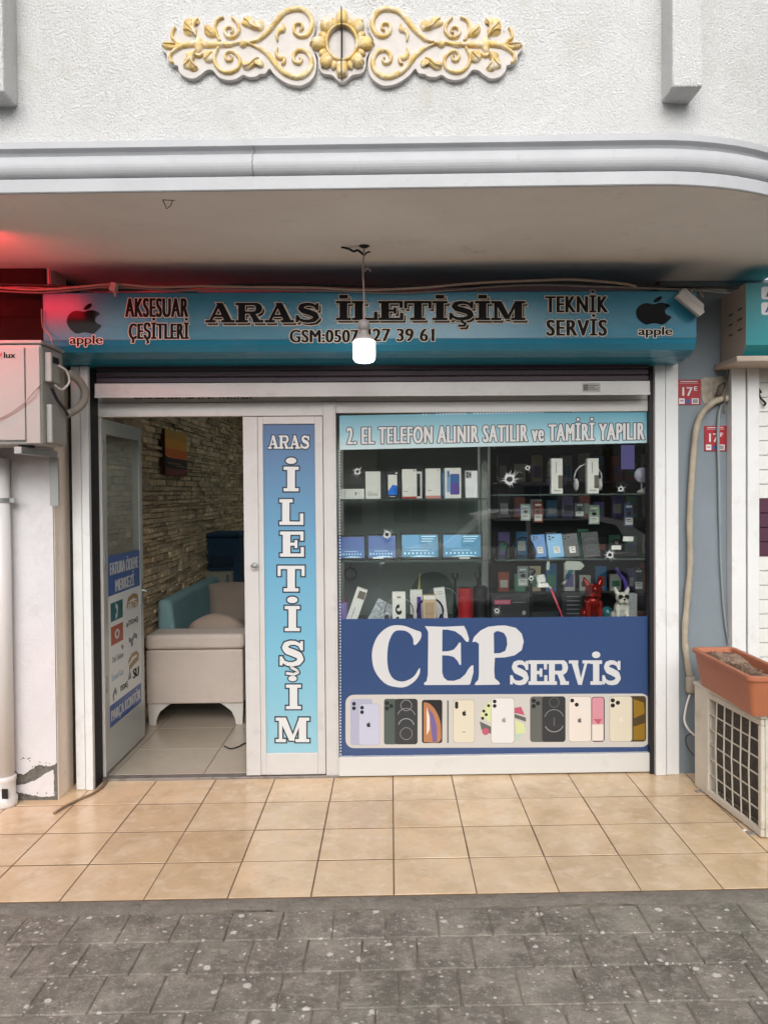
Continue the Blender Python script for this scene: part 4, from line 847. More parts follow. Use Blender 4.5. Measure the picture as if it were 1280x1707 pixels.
# ---- middle shelf: tablets, phones
def tabui(mm, f, base):
    mm.prect(.045, .08, .955, .92, f, .0005, 0)
    if base: mm.prect(.08, .3, .48, .36, f, .001, 1); mm.prect(.08, .45, .48, .58, f, .001, 1); mm.prect(.53, .12, .9, .16, f, .001, 2); mm.prect(.55, .22, .85, .25, f, .001, 2); mm.prect(.53, .31, .8, .34, f, .001, 2); mm.poly([(.045, .08), (.48, .08), (.48, .56), (.045, .5)], f, .0008, 3)
    else: mm.poly([(.045, .6), (.4, .55), (.955, .64), (.955, .92), (.045, .92)], f, .0008, 1)
    for k in range(8): mm.disc(.12+.1*k, .78, .022, f, .0014, 2, .04)
    mm.prect(.25, .66, .7, .68, f, .0013, 2); mm.poly([(.2, .92), (.45, .86), (.75, .88), (.9, .92)], f, .0012, 2)
G3 = 'tablets on the middle shelf'
scr_d = mat('screen_mid', '3d92c4', .2, emit=('3d88b0', .2)); scr_p = mat('screen_deep', '2f5aa0', .2, emit=('2c55a0', .2)); scr_q = mat('screen_deeper', '3d6aa8', .2, emit=('3a66a8', .2))
for p0, p1, pt, lb, kind in ((563, 609, 892, 'leftmost tablet, cut off by the frame, plain blue screen', 0), (612, 661, 890, 'tablet with plain blue home screen behind the shattered glass star', 0), (667, 733, 888, 'wide tablet with teal home screen right of the shattered star', 1), (736, 804, 888, 'wide tablet with teal home screen nearest the cabinet post', 1)):
    Item('tablet', lb, 'tablet', p0, pt, p1, ZB, .2, .009, ck, G3, RX(-8), .003).pr('screen', [scr_t if kind else scr_p, scr_d if kind else scr_q, scr_l, scr_b if not kind else scr_d], lambda m, f, kind=kind: tabui(m, f, kind))
G4 = 'price tags on the shelf edge'
for px, lb in ((630, 'small white price tag under the plain blue tablet'), (774, 'small white price tag under the teal tablet by the post')):
    p = oy(px, 930, .112); m_ = MB(); m_.box(p.x-.03, p.x+.03, .11, .113, p.z-.005, p.z+.003); m_.build('price_tag', cw, label=lb, cat='price tag', group=G4)
G5 = 'phones leaning on the right middle shelf'
qr = lambda m, f: (m.prect(.38, .55, .75, .82, f, .0007, 0), m.prect(.45, .60, .69, .63, f, .0011, 1), m.prect(.45, .66, .6, .68, f, .0011, 1), m.prect(.5, .72, .69, .75, f, .0011, 1), m.disc(.2, .10, .08, f, .0008, 1, .04), m.disc(.2, .22, .08, f, .0008, 1, .04), m.disc(.42, .15, .08, f, .0008, 1, .04))
for p0, p1, pt, lb, mm in ((888, 912, 890, 'bright blue phone leaning behind the black headphones', mat('phone_blue', '2d77bd', .15)), (914, 941, 889, 'pale blue phone with white sticker leaning on the shelf', mat('phone_sky', '6fb0dd', .15)), (940, 967, 888, 'black phone with a white square sticker', mat('phone_black', '17181c', .15))):
    Item('mobile_phone', lb, 'phone', p0, pt, p1, ZB, .22, .01, mm, G5, RX(-14) @ RY(-4), .004).pr('sticker', [cw, ck], qr)
Item('phone_box', 'black phone box with embossed ring leaning right of the phones', 'phone box', 972, 886, 1001, ZB, .22, .025, ck, G5, RX(-12) @ RY(-4), .002).pr('print', [mat('grey_dark', '55585c', .4)], lambda m, f: (m.line([(.5+.25*cos(2*pi*k/16), .62+.13*sin(2*pi*k/16)) for k in range(17)], .03, f, .0006), m.line([(.2+.6*k/8, .32-.06*sin(pi*k/8)) for k in range(9)], .03, f, .0006), m.prect(.1, .93, .9, .95, f, .0006)))
bk = mat('band_black', '17171a', .4)
headphones('black over-ear headphones lying at left of the blue phone on middle shelf', (bx(872, .2), .2, ZB+.01), .072, .035, bk, bk, 20, 0, .0045, .032)
headphones('black headphones crumpled beside the cabinet post on middle shelf', (bx(836, .27), .27, ZB+.01), .05, .03, bk, bk, -20, 0, .006, .04)
t = thing('action_camera', 'black round camera with white labels at the middle shelf right end', 'camera', (bx(1030, .25), .25, ZB))
mb = MB(); mb.box(bx(1012, .25), bx(1060, .25), .22, .3, ZB, ZB+.03); mb.build('body', ck, t, bevel=.006)
mb = MB(); mb.lathe((bx(1028, .22), .22, oy(1028, 908, .22).z), [(.032, -.012), (.034, .0), (.03, .03)], 22, axis='y'); mb.build('lens', black, t, smooth=True)
mb = MB(); mb.box(bx(1038, .2), bx(1055, .2), .2, .202, oy(0, 912, .2).z, oy(0, 904, .2).z); mb.box(bx(1018, .2), bx(1034, .2), .19, .192, oy(0, 926, .19).z, oy(0, 919, .19).z); mb.build('label_card', cw, t)
p = oy(940, 942, .11); mb = MB()
mb.slab([(942, 935), (967, 936), (974, 943), (967, 950), (942, 950)], mpx(.11), 0, .002); mb.build('arrow_tag', mat('tag_grey', 'a9b0a8', .5), label='pale arrow-shaped price tag hanging below the middle shelf', cat='price tag', group=G4)
mb = MB(); mb.slab([(911, 936), (916, 936), (915, 950), (910, 950)], mpx(.11), 0, .002); mb.build('price_tag', mat('tag_grey', 'a9b0a8', .5), label='narrow pale tag hanging below the pale blue phone', cat='price tag', group=G4)
# ---- bottom shelf
G6 = 'boxes on the bottom shelf'
Item('accessory_box', 'white narrow box tilted to the right at the far left of bottom shelf', 'accessory box', 572, 978, 590, ZC-.0, .16, .05, cw, G6, RY(20)).pr('print', [mat('taupe', '6d6258', .5), cg], lambda m, f: (m.prect(.3, .06, .95, .26, f, .0006, 0), m.prect(.4, .5, .46, .8, f, .0006, 1)))
mb = MB(); mb.lathe((bx(570, .22), .22, ZC), [(.03, 0), (.034, .01), (.034, .11), (.028, .13), (.01, .135)], 18); o = mb.build('speaker_bottle', mat('lilac_plastic', '8f82c0', .35), label='lilac rounded cylinder behind the tilted white box', cat='speaker', smooth=True)
mb = MB(); mb.tube([(bx(567, .21), .2, ZC+.1), (bx(578, .21), .21, ZC+.15)], .004); mb.build('strap', cr, o)
Item('plastic_packet', 'shiny silver plastic wrapped box leaning left of the silver headphones', 'packet', 608, 1000, 642, ZC, .17, .06, mat('silver_wrap', 'b9bfc4', .18, metal=.35, bump=[(60, .01)]), G6, RY(28), .006).pr('print', [cg], lambda m, f: lines(m, f, [(.3, .5, .7), (.25, .58, .75)]))
Item('accessory_box', 'white slim box with two round pictures under the silver headband', 'accessory box', 653, 987, 675, ZC-.004, .12, .04, cw, G6).pr('print', [ck, cg], lambda m, f: (m.line([(.5+.22*cos(.5+4.4*k/12), .5+.1*sin(.5+4.4*k/12)) for k in range(13)], .1, f, .0006, 0), m.line([(.45+.22*cos(.5+4.4*k/12), .85+.1*sin(.5+4.4*k/12)) for k in range(13)], .1, f, .0006, 0), m.prect(.35, .12, .65, .18, f, .0006, 1)))
headphones('silver headband headphones arched over a white slim box', (bx(664, .14), .14, ZC-.02), .083, .10, mat('silver_band', 'a7a8ab', .25, metal=.6), mat('cup_grey', '3c3c42', .4), 0, 0, .0035, .03)
Item('accessory_box', 'open beige box framed by dark purple headphones', 'accessory box', 704, 992, 726, ZC-.004, .12, .04, cbe, G6).pr('print', [mat('beige_in', 'b59a7c', .6), cw], lambda m, f: (m.prect(.14, .24, .86, .98, f, .0006, 0), m.prect(.05, .02, .95, .14, f, .0006, 1)))
headphones('dark purple headphones with beaded band round the open beige box', (bx(716, .14), .14, ZC-.02), .075, .10, mat('purple_band', '2a2348', .4), mat('purple_cup', '2b2450', .4), 0, 0, .006, .03)
Item('accessory_box', 'white box between the silver and the purple headphones', 'accessory box', 683, 984, 703, ZC, .25, .05, cw, G6).pr('print', [cpu], lambda m, f: m.prect(.55, .2, .9, .95, f, .0006))
Item('accessory_box', 'white box leaning right behind the purple headphones', 'accessory box', 728, 980, 746, ZC, .25, .05, cw, G6, RY(-6)).pr('print', [cg], lambda m, f: lines(m, f, [(.2, .1, .7), (.2, .16, .8)]))
headphones('thin grey headphones arched behind the leaning white box', (bx(741, .29), .29, ZC), .075, .12, cg, bk, 0, 0, .003, .026)
mb = MB(); mb.tube([(bx(697, .3), .3, ZC+.1), (bx(699, .3), .3, oy(0, 962, .3).z)], [.012, .002], 6); mb.build('paper_cone', mat('yellow_card', 'b7ad6a', .5), label='pale yellow pointed card standing behind the white boxes', cat='card')
def drum(name, label, cat, p0, p1, pt, Y, mm, mcap):
    c = (bx((p0+p1)/2, Y), Y, ZC); r = (bx(p1, Y)-bx(p0, Y))/2; h = oy(0, pt, Y).z-ZC; m_ = MB()
    m_.lathe(c, [(r*.9, 0), (r, .006), (r, h-.006), (r*.9, h)], 24); o = m_.build(name, mm, label=label, cat=cat, smooth=False, group='cylinder speakers', bevel=.002)
    m_ = MB(); m_.lathe(c, [(r*.8, h), (r*.78, h+.004), (r*.2, h+.004)], 24); m_.lathe(c, [(r*1.01, .015), (r*1.02, .02), (r*1.01, .025)], 24); m_.build('cap', mcap, o, smooth=True)
drum('cylinder_speaker', 'red cylinder speaker standing by the beige boxes', 'speaker', 762, 787, 988, .22, mat('red_speaker', '9c1f27', .35), ck)
drum('cylinder_speaker', 'black cylinder speaker right of the red one', 'speaker', 788, 812, 986, .22, mat('black_speaker', '141417', .45), ck)
for px, lb in ((757, 'black folding phone tripod leaning left of the red speaker'), (795, 'black folding phone tripod with open claw above the black speaker')):
    t = thing('phone_tripod', lb, 'phone stand', (bx(px, .32), .32, ZC), 'phone tripods'); m_ = MB(); x = bx(px, .32); zt_2 = oy(0, 974, .32).z
    m_.tube([(x, .32, ZC), (x+.003, .32, zt_2)], .008); m_.build('leg', bk, t); m_ = MB(); m_.tube([(x+.003, .32, zt_2), (x-.014, .32, zt_2+.02), (x-.01, .32, zt_2+.04)], .006); m_.tube([(x+.003, .32, zt_2), (x+.02, .32, zt_2+.018), (x+.016, .32, zt_2+.04)], .006); m_.build('claw', bk, t)
Item('device_box', 'large black box with pink label right of the cabinet post', 'box', 818, 990, 882, ZC, .26, .1, mat('charcoal_card', '26272a', .45), G6).pr('print', [mat('pink_label', 'b04d66', .5), cg], lambda m, f: (m.prect(.08, .22, .5, .38, f, .0006, 0), m.prect(.12, .28, .44, .31, f, .001, 1), m.prect(.55, .3, .9, .32, f, .0006, 1), m.disc(.85, .7, .05, f, .0006, 1, .08)))
t = thing('web_camera', 'silver round web camera on a dark stem above the black boxes', 'web camera', (bx(886, .25), .25, ZC))
zc = oy(0, 963, .25).z; mb = MB(); mb.ell((bx(886, .25), .25, zc), .024, .022, .024); mb.build('ball', mat('chrome', 'b8bcc0', .12, metal=1), t, smooth=True)
mb = MB(); mb.tube([(bx(884, .25), .25, ZC), (bx(885, .25), .25, zc-.02)], .007); mb.build('stem', bk, t)
mb = MB(); mb.lathe((bx(886, .25), .226, zc), [(.012, 0), (.010, -.003)], 16, axis='y'); mb.build('lens', black, t)
t = thing('socket_camera', 'small white indoor camera tilted on top of the black box', 'camera', (bx(903, .27), .27, oy(0, 986, .27).z))
z = oy(0, 988, .27).z; mb = MB(); mb.box(bx(893, .27), bx(914, .27), .24, .3, z, z+.025, taper=.8); mb.build('base', cw, t, bevel=.004)
mb = MB(); mb.box(bx(894, .27), bx(909, .27), .25, .29, z+.026, z+.075, rot=RY(-10)); mb.build('head', cw, t, bevel=.008); mb = MB(); mb.disc(902, 974, 3, mpx(.249), .001); mb.build('lens', ck, t)
Item('device_box', 'black box with pale slots left of the red dog', 'box', 935, 988, 970, ZC, .24, .09, ck, G6).pr('print', [mat('slot_grey', '6a6d72', .4)], lambda m, f: [m.prect(.25, .12+.15*k, .85, .15+.15*k, f, .0006) for k in range(6)])
mb = MB(); a = Vector((bx(917, .2), .2, oy(0, 990, .2).z)); b = Vector((bx(940, .18), .18, ZC)); mb.tube([a, b], .0065, 10); o = mb.build('pen', mat('pen_pink', 'c14a5c', .35), label='pink pen leaning diagonally against the slotted black box', cat='pen', smooth=True)
mb = MB(); mb.tube([a+(a-b).normalized()*.01, a], [.003, .006], 10); mb.build('tip', cw, o)
t = thing('torch', 'teal metal torch leaning above the slotted black box', 'torch', (bx(946, .25), .25, oy(0, 988, .25).z)); a = Vector((bx(938, .25), .25, oy(0, 986, .25).z)); b = Vector((bx(954, .25), .26, oy(0, 955, .25).z))
mb = MB(); mb.tube([a+(b-a)*.35, b], [.010, .012], 12); mb.build('barrel', mat('teal_metal', '1f7f9c', .25, metal=.7), t, smooth=True); mb = MB(); mb.tube([a, a+(b-a)*.35], [.016, .009], 12); mb.build('head', metal_g, t, smooth=True)
def bulldog(label, px, pt, Y, mm, shades):
    c = Vector((bx(px, Y), Y, ZC)); h = oy(0, pt, Y).z-ZC; k = h/.19; t = thing('dog_figurine', label, 'figurine', c, 'bulldog figurines'); m_ = MB()
    def e(x, y, z, a, b, d, **kw): m_.ell(c+Vector((x, y, z))*k, a*k, b*k, d*k, **kw)
    e(0, .02, .065, .036, .042, .055); e(0, -.005, .085, .034, .028, .036); e(0, -.012, .135, .036, .034, .032); e(0, -.042, .125, .022, .018, .016); e(-.014, -.04, .118, .013, .015, .014); e(.014, -.04, .118, .013, .015, .014)
    for s_ in (-1, 1):
        m_.tube([c+Vector((s_*.024, -.01, .09))*k, c+Vector((s_*.025, -.02, .04))*k, c+Vector((s_*.025, -.024, .012))*k], [.016*k, .012*k, .011*k], 10); e(s_*.026, -.032, .008, .013, .018, .009)
        e(s_*.032, .03, .03, .02, .034, .03); e(s_*.036, -.004, .009, .014, .024, .009)
        m_.tube([c+Vector((s_*.022, -.006, .155))*k, c+Vector((s_*.034, -.002, .178))*k, c+Vector((s_*.037, .0, .194))*k], [.014*k, .011*k, .003*k], 8)
    m_.build('body', mm, t, smooth=True, rem=.0032)
    m_ = MB(); m_.ell(c+Vector((0, -.058, .131))*k, .008*k, .006*k, .006*k); m_.build('nose', black, t, smooth=True)
    m_ = MB()
    for s_ in (-1, 1): m_.lathe(c+Vector((s_*.016, -.047, .143))*k, [(.013*k, -.002), (.0135*k, .004)], 16, axis='y')
    m_.tube([c+Vector((-.006, -.049, .144))*k, c+Vector((.006, -.049, .144))*k], .002); m_.build('sunglasses' if shades else 'goggles', shades or cr, t)
bulldog('glossy red sitting bulldog figurine with red goggles', 987, 973, .21, mat('red_chrome', '93241c', .16, metal=.55), mat('red_lens', '5b120f', .1))
bulldog('small white sitting bulldog figurine wearing black sunglasses', 1035, 990, .17, mat('white_ceramic', 'cbc9bd', .25), black)
mb = MB(); c = (bx(1011, .28), .28, ZC+.04); mb.ell(c, .036, .036, .04); o = mb.build('glass_ball', mat('teal_glaze', '2f6f78', .1, coat=.5), label='teal glazed ball between the two bulldogs', cat='ornament', smooth=True); mb = MB(); mb.lathe((c[0], c[1], ZC), [(.02, 0), (.022, .006)], 16); mb.build('foot', ck, o)
Item('accessory_box', 'white box with grey label right behind the white bulldog', 'accessory box', 1045, 990, 1061, ZC, .26, .06, mat('pale_grey_card', 'a9abb0', .5), G6).pr('print', [cg], lambda m, f: lines(m, f, [(.2, .2, .8), (.2, .3, .7), (.2, .55, .8)]))
mb = MB(); mb.tube(crom([(bx(1026, .3), .3, oy(0, 957, .3).z), (bx(1032, .3), .3, oy(0, 968, .3).z), (bx(1042, .3), .3, oy(0, 985, .3).z), (bx(1046, .3), .3, ZC)], 4), [.011]*12+[.004], 8); o = mb.build('flat_cable', cpu, label='violet twisted cable strap standing behind the white bulldog', cat='cable', smooth=True)
G8 = 'packs hung in the right half of the window'
for p0, p1, pt, pb, Y_, colr, lb in ((868, 884, 840, 868, .40, 'b9bcc0', 'pale grey pack hung under the large star crack'), (889, 905, 836, 871, .42, '8f4a3c', 'brick red pack hung right of the pale grey one'), (958, 974, 838, 862, .40, '59626b', 'slate pack hung below the slim boxes'), (981, 999, 842, 874, .42, 'a8b4a6', 'greenish white pack hung above the black ringed box'), (1040, 1056, 838, 878, .40, '4a4f78', 'indigo pack hung near the window right edge'), (862, 880, 944, 978, .38, '9da3a6', 'grey pack hung left of the silver web camera'), (1056, 1072, 946, 985, .38, '3a4454', 'dark blue pack hung at the right end above the white bulldog')):
    zb_ = oy((p0+p1)/2, pb, Y_).z
    Item('hanging_pack', lb, 'accessory pack', p0, pt, p1, zb_, Y_, .012, mat('pack_'+colr, colr, .3), G8, bev=.002).pr('print', [cw, ck, mat('hook_steel', 'a8acb0', .3, metal=.8)], lambda m, f: (m.prect(.12, .62, .88, .92, f, .0006, 0), m.prect(.2, .68, .7, .71, f, .001, 1), m.prect(.2, .76, .8, .78, f, .001, 1), m.disc(.5, .46, .22, f, .0006, 1, .09), m.prect(.2, .12, .8, .2, f, .0006, 0), m.prect(.15, .28, .6, .32, f, .0006, 1), m.prect(.4, .02, .6, .06, f, .0012, 2)))
mb = MB(); c0 = Vector((bx(584, .34), .34, oy(0, 962, .34).z))
mb.tube([c0+Vector(((.034+.004*sin(k*.9))*cos(k*.42), .006*sin(k*1.7), (.034+.005*cos(k*.7))*sin(k*.42))) for k in range(70)], .0032, 6); mb.tube([c0+Vector((0, 0, .034)), c0+Vector((.002, .03, .09)), c0+Vector((0, .21, .10))], .0022, 6); mb.build('coiled_cable', bk, label='black coiled cable hung at the lower left of the display', cat='cable', smooth=True)
# ---- the room: shelf wall, counter
t = thing('accessory_rack', 'tall dark accessory rack with hanging packs deep inside the shop', 'shelf rack', (1.3, 1.2, .02))
mb = MB(); mb.box(.74, 1.95, 1.35, 1.4, .02, 2.4); mb.build('back_panel', mat('rack_dark', '35383a', .6), t)
mb = MB()
for z in (.5, .9, 1.16, 1.42, 1.68, 1.94): mb.box(.75, 1.94, 1.14, 1.349, z, z+.014)
mb.build('shelf', mat('rack_shelf', '5b5d5a', .4), t)
pk = [mat('pack_'+str(i), h, .35) for i, h in enumerate(('b5b7b8', '4c86b8', 'b5604c', 'dad8d0', '7d6fb0', '5b9a7e', 'd0bd9a', '3a4048', 'e4e2dc'))]
for r, z in enumerate((.915, 1.175, 1.435, 1.695, 1.955)):
    for k in range(10):
        x = .77+.114*k+random.uniform(-.01, .01); h = random.uniform(.11, .2); m_ = MB(); m_.box(x, x+.078, 1.16, 1.19, z, z+h)
        o = m_.build('accessory_pack', random.choice(pk), label='small accessory pack standing on the dark rack deep in the shop', cat='accessory pack', group='accessory packs on the rack', bevel=.003)
        m_ = MB(); m_.box(x+.012, x+.066, 1.158, 1.1595, z+.03, z+h*.6); m_.build('print', random.choice(pk), o)
t = thing('sales_counter', 'grey sales counter inside the shop behind the display', 'counter', (.4, 2.9, .02)); mb = MB(); mb.box(-.3, 1.7, 2.7, 3.1, .02, .95); mb.build('body', mat('counter_body', '50555a', .4), t, bevel=.005); mb = MB(); mb.box(-.33, 1.73, 2.67, 3.13, .952, .98); mb.build('top', mat('counter_top', '7d8284', .25), t, bevel=.004)
t = thing('lit_poster', 'violet backlit panel glowing at upper right inside the shop', 'light panel', (1.45, 1.9, 1.6)); a, b, c_, d_ = rect(1037, 742, 1057, 782, .7)
mb = MB(); mb.box(a, b, .7, .73, c_, d_); mb.build('panel', mat('violet_light', '8f86c8', .4, emit=('9a90e0', .22)), t); mb = MB(); mb.box(a-.006, b+.006, .732, .75, c_-.006, d_+.006); mb.build('frame', ck, t)
# ---- behind the open door: sofa, cushions, picture, chest
SX0, SX1, SY0, SY1 = -1.70, -1.03, 1.06, 3.0
sf_m = mat('sofa_cream', 'cabcb1', .85, var=(4, .05), bump=[(140, .002), (5, .01)]); sf_t = mat('sofa_teal', '7a9ba0', .85, var=(4, .06), bump=[(140, .002)])
t = thing('sofa', 'cream and teal sofa standing along the stone wall inside the doorway', 'sofa', ((SX0+SX1)/2, 2, .02))
mb = MB(); mb.box(SX0, SX1, SY0, SY0+.26, .17, .545); mb.build('armrest', sf_m, t, bevel=.012, seg=3)
mb = MB(); mb.box(SX0-.004, SX1+.012, SY0-.012, SY0+.27, .548, .655); mb.build('arm_pad', sf_m, t, bevel=.03, seg=4)
mb = MB(); mb.box(SX0, SX1+.03, SY0+.262, SY1, .17, .34); mb.build('base', sf_t, t, bevel=.015)
mb = MB(); mb.box(SX0+.15, SX1+.05, SY0+.275, SY1-.01, .342, .47); mb.build('seat_cushion', sf_t, t, bevel=.03, seg=4)
mb = MB(); mb.hexa([(SX0, SY0+.275, .342), (SX0+.16, SY0+.275, .342), (SX0+.16, SY1, .342), (SX0, SY1, .342)], [(SX0, SY0+.275, .86), (SX0+.10, SY0+.275, .86), (SX0+.10, SY1, .86), (SX0, SY1, .86)]); mb.build('backrest', sf_t, t, bevel=.035, seg=4)
wl = mat('sofa_leg_white', 'cfcac2', .45)
for x, s_ in ((SX0+.035, 1), (SX1-.035, -1)):
    for y in (SY0+.03, SY1-.08):
        mb = MB(); pr_ = [(x-s_*.03, .169), (x+s_*.13, .169), (x+s_*.10, .15), (x+s_*.05, .11), (x+s_*.028, .06), (x+s_*.022, .019), (x-s_*.022, .019)]
        mb.loops([pr_], lambda a, b, l: Vector((a, y-.012+l, b)), 0); mb.loops([pr_], lambda a, b, l: Vector((a, y-.012+l, b)), .03); n = len(pr_)
        mb.add([(a, y-.012, b) for a, b in pr_]+[(a, y+.018, b) for a, b in pr_], [(i, (i+1) % n, n+(i+1) % n, n+i) for i in range(n)]); mb.build('leg', wl, t)
def cushion(label, c, sx, sy, sz, rot, mm, dome=.06):
    m_ = MB(); n = 12; vs = []; c = Vector(c)
    for side in (1, -1):
        for i in range(n+1):
            for j in range(n+1):
                u, v = i/n*2-1, j/n*2-1; b = max(0, (1-u**4)*(1-v**4))**.55; pin = 1-.06*(1-abs(u*v))
                vs.append(c + rot @ Vector((u*sx*(1-.05*(1-v*v)), side*sy*b, v*sz*(1-dome*u*u if v > 0 else 1))))
    N = (n+1)**2; fs = [(s_*N+i*(n+1)+j, s_*N+(i+1)*(n+1)+j, s_*N+(i+1)*(n+1)+j+1, s_*N+i*(n+1)+j+1) for s_ in (0, 1) for i in range(n) for j in range(n)]
    m_.add(vs, fs); m_.build('cushion', mm, label=label, cat='cushion', group='cushions on the sofa', smooth=True)
cu_m = mat('cushion_taupe', 'a08e80', .9, bump=[(120, .002)], var=(6, .05))
cushion('taupe cushion lying just behind the sofa armrest', (-1.30, SY0+.40, .61), .21, .08, .135, Matrix.Rotation(radians(-22), 3, 'X'), cu_m, .75)
cushion('taupe cushion upright at the far end of the teal sofa', (-1.40, 2.55, .66), .20, .07, .19, Matrix.Rotation(radians(12), 3, 'Z') @ Matrix.Rotation(radians(-12), 3, 'X'), cu_m)
t = thing('sunset_picture', 'orange sunset canvas hanging on the stone wall inside', 'picture', (-1.70, 1.95, 1.7)); zA, zB = ox(290, 792, -1.69).z, ox(290, 718, -1.69).z; y0, y1 = ox(276, 750, -1.69).y, ox(312, 750, -1.69).y
mb = MB(); mb.box(-1.725, -1.692, y0, y1, zA, zB); cv = mb.build('canvas', mat('canvas_side', '3b2014', .7), t)
fp = lambda u, v, l=0.: Vector((-1.692+l, y0+(y1-y0)*u, zB+(zA-zB)*v)); mb = MB()
mb.prect(0, 0, 1, .2, fp, .001, 0); mb.prect(0, .2, 1, .42, fp, .001, 1); mb.prect(0, .42, 1, .62, fp, .001, 2); mb.poly([(0, .58), (.2, .64), (.5, .66), (.8, .68), (1, .7), (1, 1), (0, 1)], fp, .0016, 3); mb.poly([(0, .84), (.5, .86), (1, .84), (1, 1), (0, 1)], fp, .0022, 4); mb.prect(.1, .72, .7, .76, fp, .0026, 5); mb.prect(.45, .78, .95, .81, fp, .0026, 5)
mb.build('painting', [mat('dusk_yellow', 'c79435', .7), mat('dusk_amber', 'e8961a', .7), mat('dusk_orange', 'e8701a', .7), mat('dusk_black', '1d1512', .7), mat('dusk_red', '7d2f1c', .7), mat('dusk_gold', '7f5a2c', .7)], cv, fix=False)
t = thing('storage_chest', 'dark blue chair-like chest against the stone wall past the sofa', 'chest', (-1.45, 3.2, .02)); x0, x1 = oy(341, 920, 3.1).x, oy(398, 920, 3.1).x; z0_, z1_ = oy(370, 985, 3.1).z, oy(370, 893, 3.1).z
nb = mat('navy_fabric', '20405a', .8, var=(6, .1)); mb = MB(); mb.box(x0, x1, 3.1, 3.5, .1, z1_-.02); mb.build('body', nb, t, bevel=.02); mb = MB(); mb.box(x0-.01, x1+.01, 3.09, 3.51, z1_-.018, z1_+.03); mb.build('lid', nb, t, bevel=.015)
mb = MB(); mb.box(x0+.05, x1-.05, 3.085, 3.099, z1_-.3, z1_-.2); mb.build('pocket', mat('navy_dark', '14293c', .8), t, bevel=.005)
t = thing('carton_stack', 'pale carton standing open behind the far sofa cushion', 'carton', (-1.3, 2.98, .02)); mb = MB(); a, b = oy(338, 960, 3.0).x, oy(388, 960, 3.0).x; mb.box(a, b, 2.95, 3.06, .5, oy(365, 953, 3.0).z); mb.box(a, b, 2.95, 3.06, .02, .499); mb.build('box', mat('carton_pale', '9a9684', .8), t, bevel=.004); mb = MB(); mb.box(b-.05, b-.02, 2.94, 2.949, .6, oy(365, 957, 3.0).z); mb.build('tape', mat('tape', '5e6a66', .4), t)
mb = MB(); mb.tube(crom([oz(374, 1243, .024), oz(384, 1248, .024), oz(397, 1245, .024), oz(412, 1238, .024), oz(450, 1236, .024)], 6), .004); mb.build('floor_cable', bk, label='thin black cable lying on the shop floor past the doorway', cat='cable', smooth=True)

# ================================================================== FIXTURES OUTSIDE
# ---- lit bulb hanging from the soffit
bz = oy(607, 585, -.62); BX, BY = bz.x, -.62
t = thing('hanging_bulb', 'lit white bulb hanging by its wire in front of the sign', 'light bulb', (BX, BY, bz.z))
zb0, zb1 = oy(607, 605, BY).z, oy(607, 568, BY).z; r = .0275*1.0*(oy(626, 585, BY).x-oy(589, 585, BY).x)/.055/1.0
r = (oy(626, 585, BY).x-oy(589, 585, BY).x)/2; mb = MB(); H_ = zb1-zb0
mb.lathe((BX, BY, zb0), [(r*.4, 0), (r*.8, H_*.05), (r*.97, H_*.16), (r, H_*.3), (r, H_*.95), (r*.9, H_)], 28)
mb.build('globe', mat('bulb_lit', 'ffffff', .4, emit=('fff6ee', 6.5)), t, smooth=True)
mb = MB(); mb.lathe((BX, BY, zb1), [(r*.9, 0), (r*.86, .012), (r*.55, .028), (r*.42, .034), (r*.42, .055), (r*.5, .056), (r*.5, .09), (r*.3, .1)], 24); mb.build('socket', mat('socket_grey', 'a8a2a0', .45), t, smooth=True)
mb = MB(); tp = Vector((oy(607, 432, BY).x, BY, ZS)); zz_ = zb1+.1
mb.tube(crom([(BX, BY, zz_), (BX+.002, BY, zz_+.1), (BX-.003, BY+.004, ZS-.12), (BX+.002, BY, ZS-.05), (tp.x, BY, ZS)], 6), .0045); mb.tube(crom([(BX, BY, ZS-.13), (BX+.02, BY, ZS-.11), (BX+.035, BY, ZS-.125)], 4), .003)
mb.build('wire', mat('wire_pinkish', 'b5a49f', .6), t, smooth=True)
mb = MB(); mb.tube(crom([(tp.x-.002, BY, ZS-.045), (tp.x-.03, BY+.01, ZS-.02), (tp.x-.05, BY, ZS-.028), (tp.x-.075, BY+.02, ZS-.01), (tp.x-.11, BY+.01, ZS-.004)], 5), .0055); mb.tube(crom([(tp.x, BY, ZS-.05), (tp.x+.012, BY, ZS-.035), (tp.x+.03, BY, ZS-.03)], 4), .004); mb.lathe((tp.x, BY, ZS-.012), [(.012, 0), (.03, .012)], 14); mb.build('wire_joint', mat('tape_black', '211c1a', .7), t, smooth=True)
# ---- cable run along the beam
cb = [mat('cable_beige', '9d8f84', .6), mat('cable_grey', '7d7878', .6), bk]
for j, (pts, r, mm, lb) in enumerate((
  ([(-10, 478), (60, 483), (130, 479), (190, 474), (260, 478), (340, 477), (430, 478), (520, 480), (600, 483), (700, 480), (800, 472), (900, 467), (960, 466), (1040, 473), (1060, 478)], .006, 0, 'beige cable sagging along the beam, highest over the word at right'),
  ([(-10, 484), (80, 487), (180, 478), (300, 484), (420, 482), (560, 486), (680, 488), (860, 476), (1000, 478), (1150, 484), (1215, 488)], .005, 1, 'grey cable running lowest along the top of the sign'),
  ([(-10, 474), (90, 477), (190, 484), (300, 479), (450, 474), (620, 478), (760, 478), (900, 473), (1100, 478), (1230, 480)], .007, 2, 'black cable pressed to the beam under the soffit'),
  ([(-10, 481), (50, 478), (110, 484), (180, 481), (250, 482), (330, 486)], .005, 0, 'short beige cable looped at the left end of the beam'))):
    mb = MB(); q = crom([(a, b+random.uniform(-.8, .8)) for a, b in pts], 6); Yc = -.36+.012*j
    mb.tube([oy(a, b, Yc) for a, b in q], r, 6); mb.build('overhead_cable', cb[mm], label=lb, cat='cable', group='cables along the beam', smooth=True)
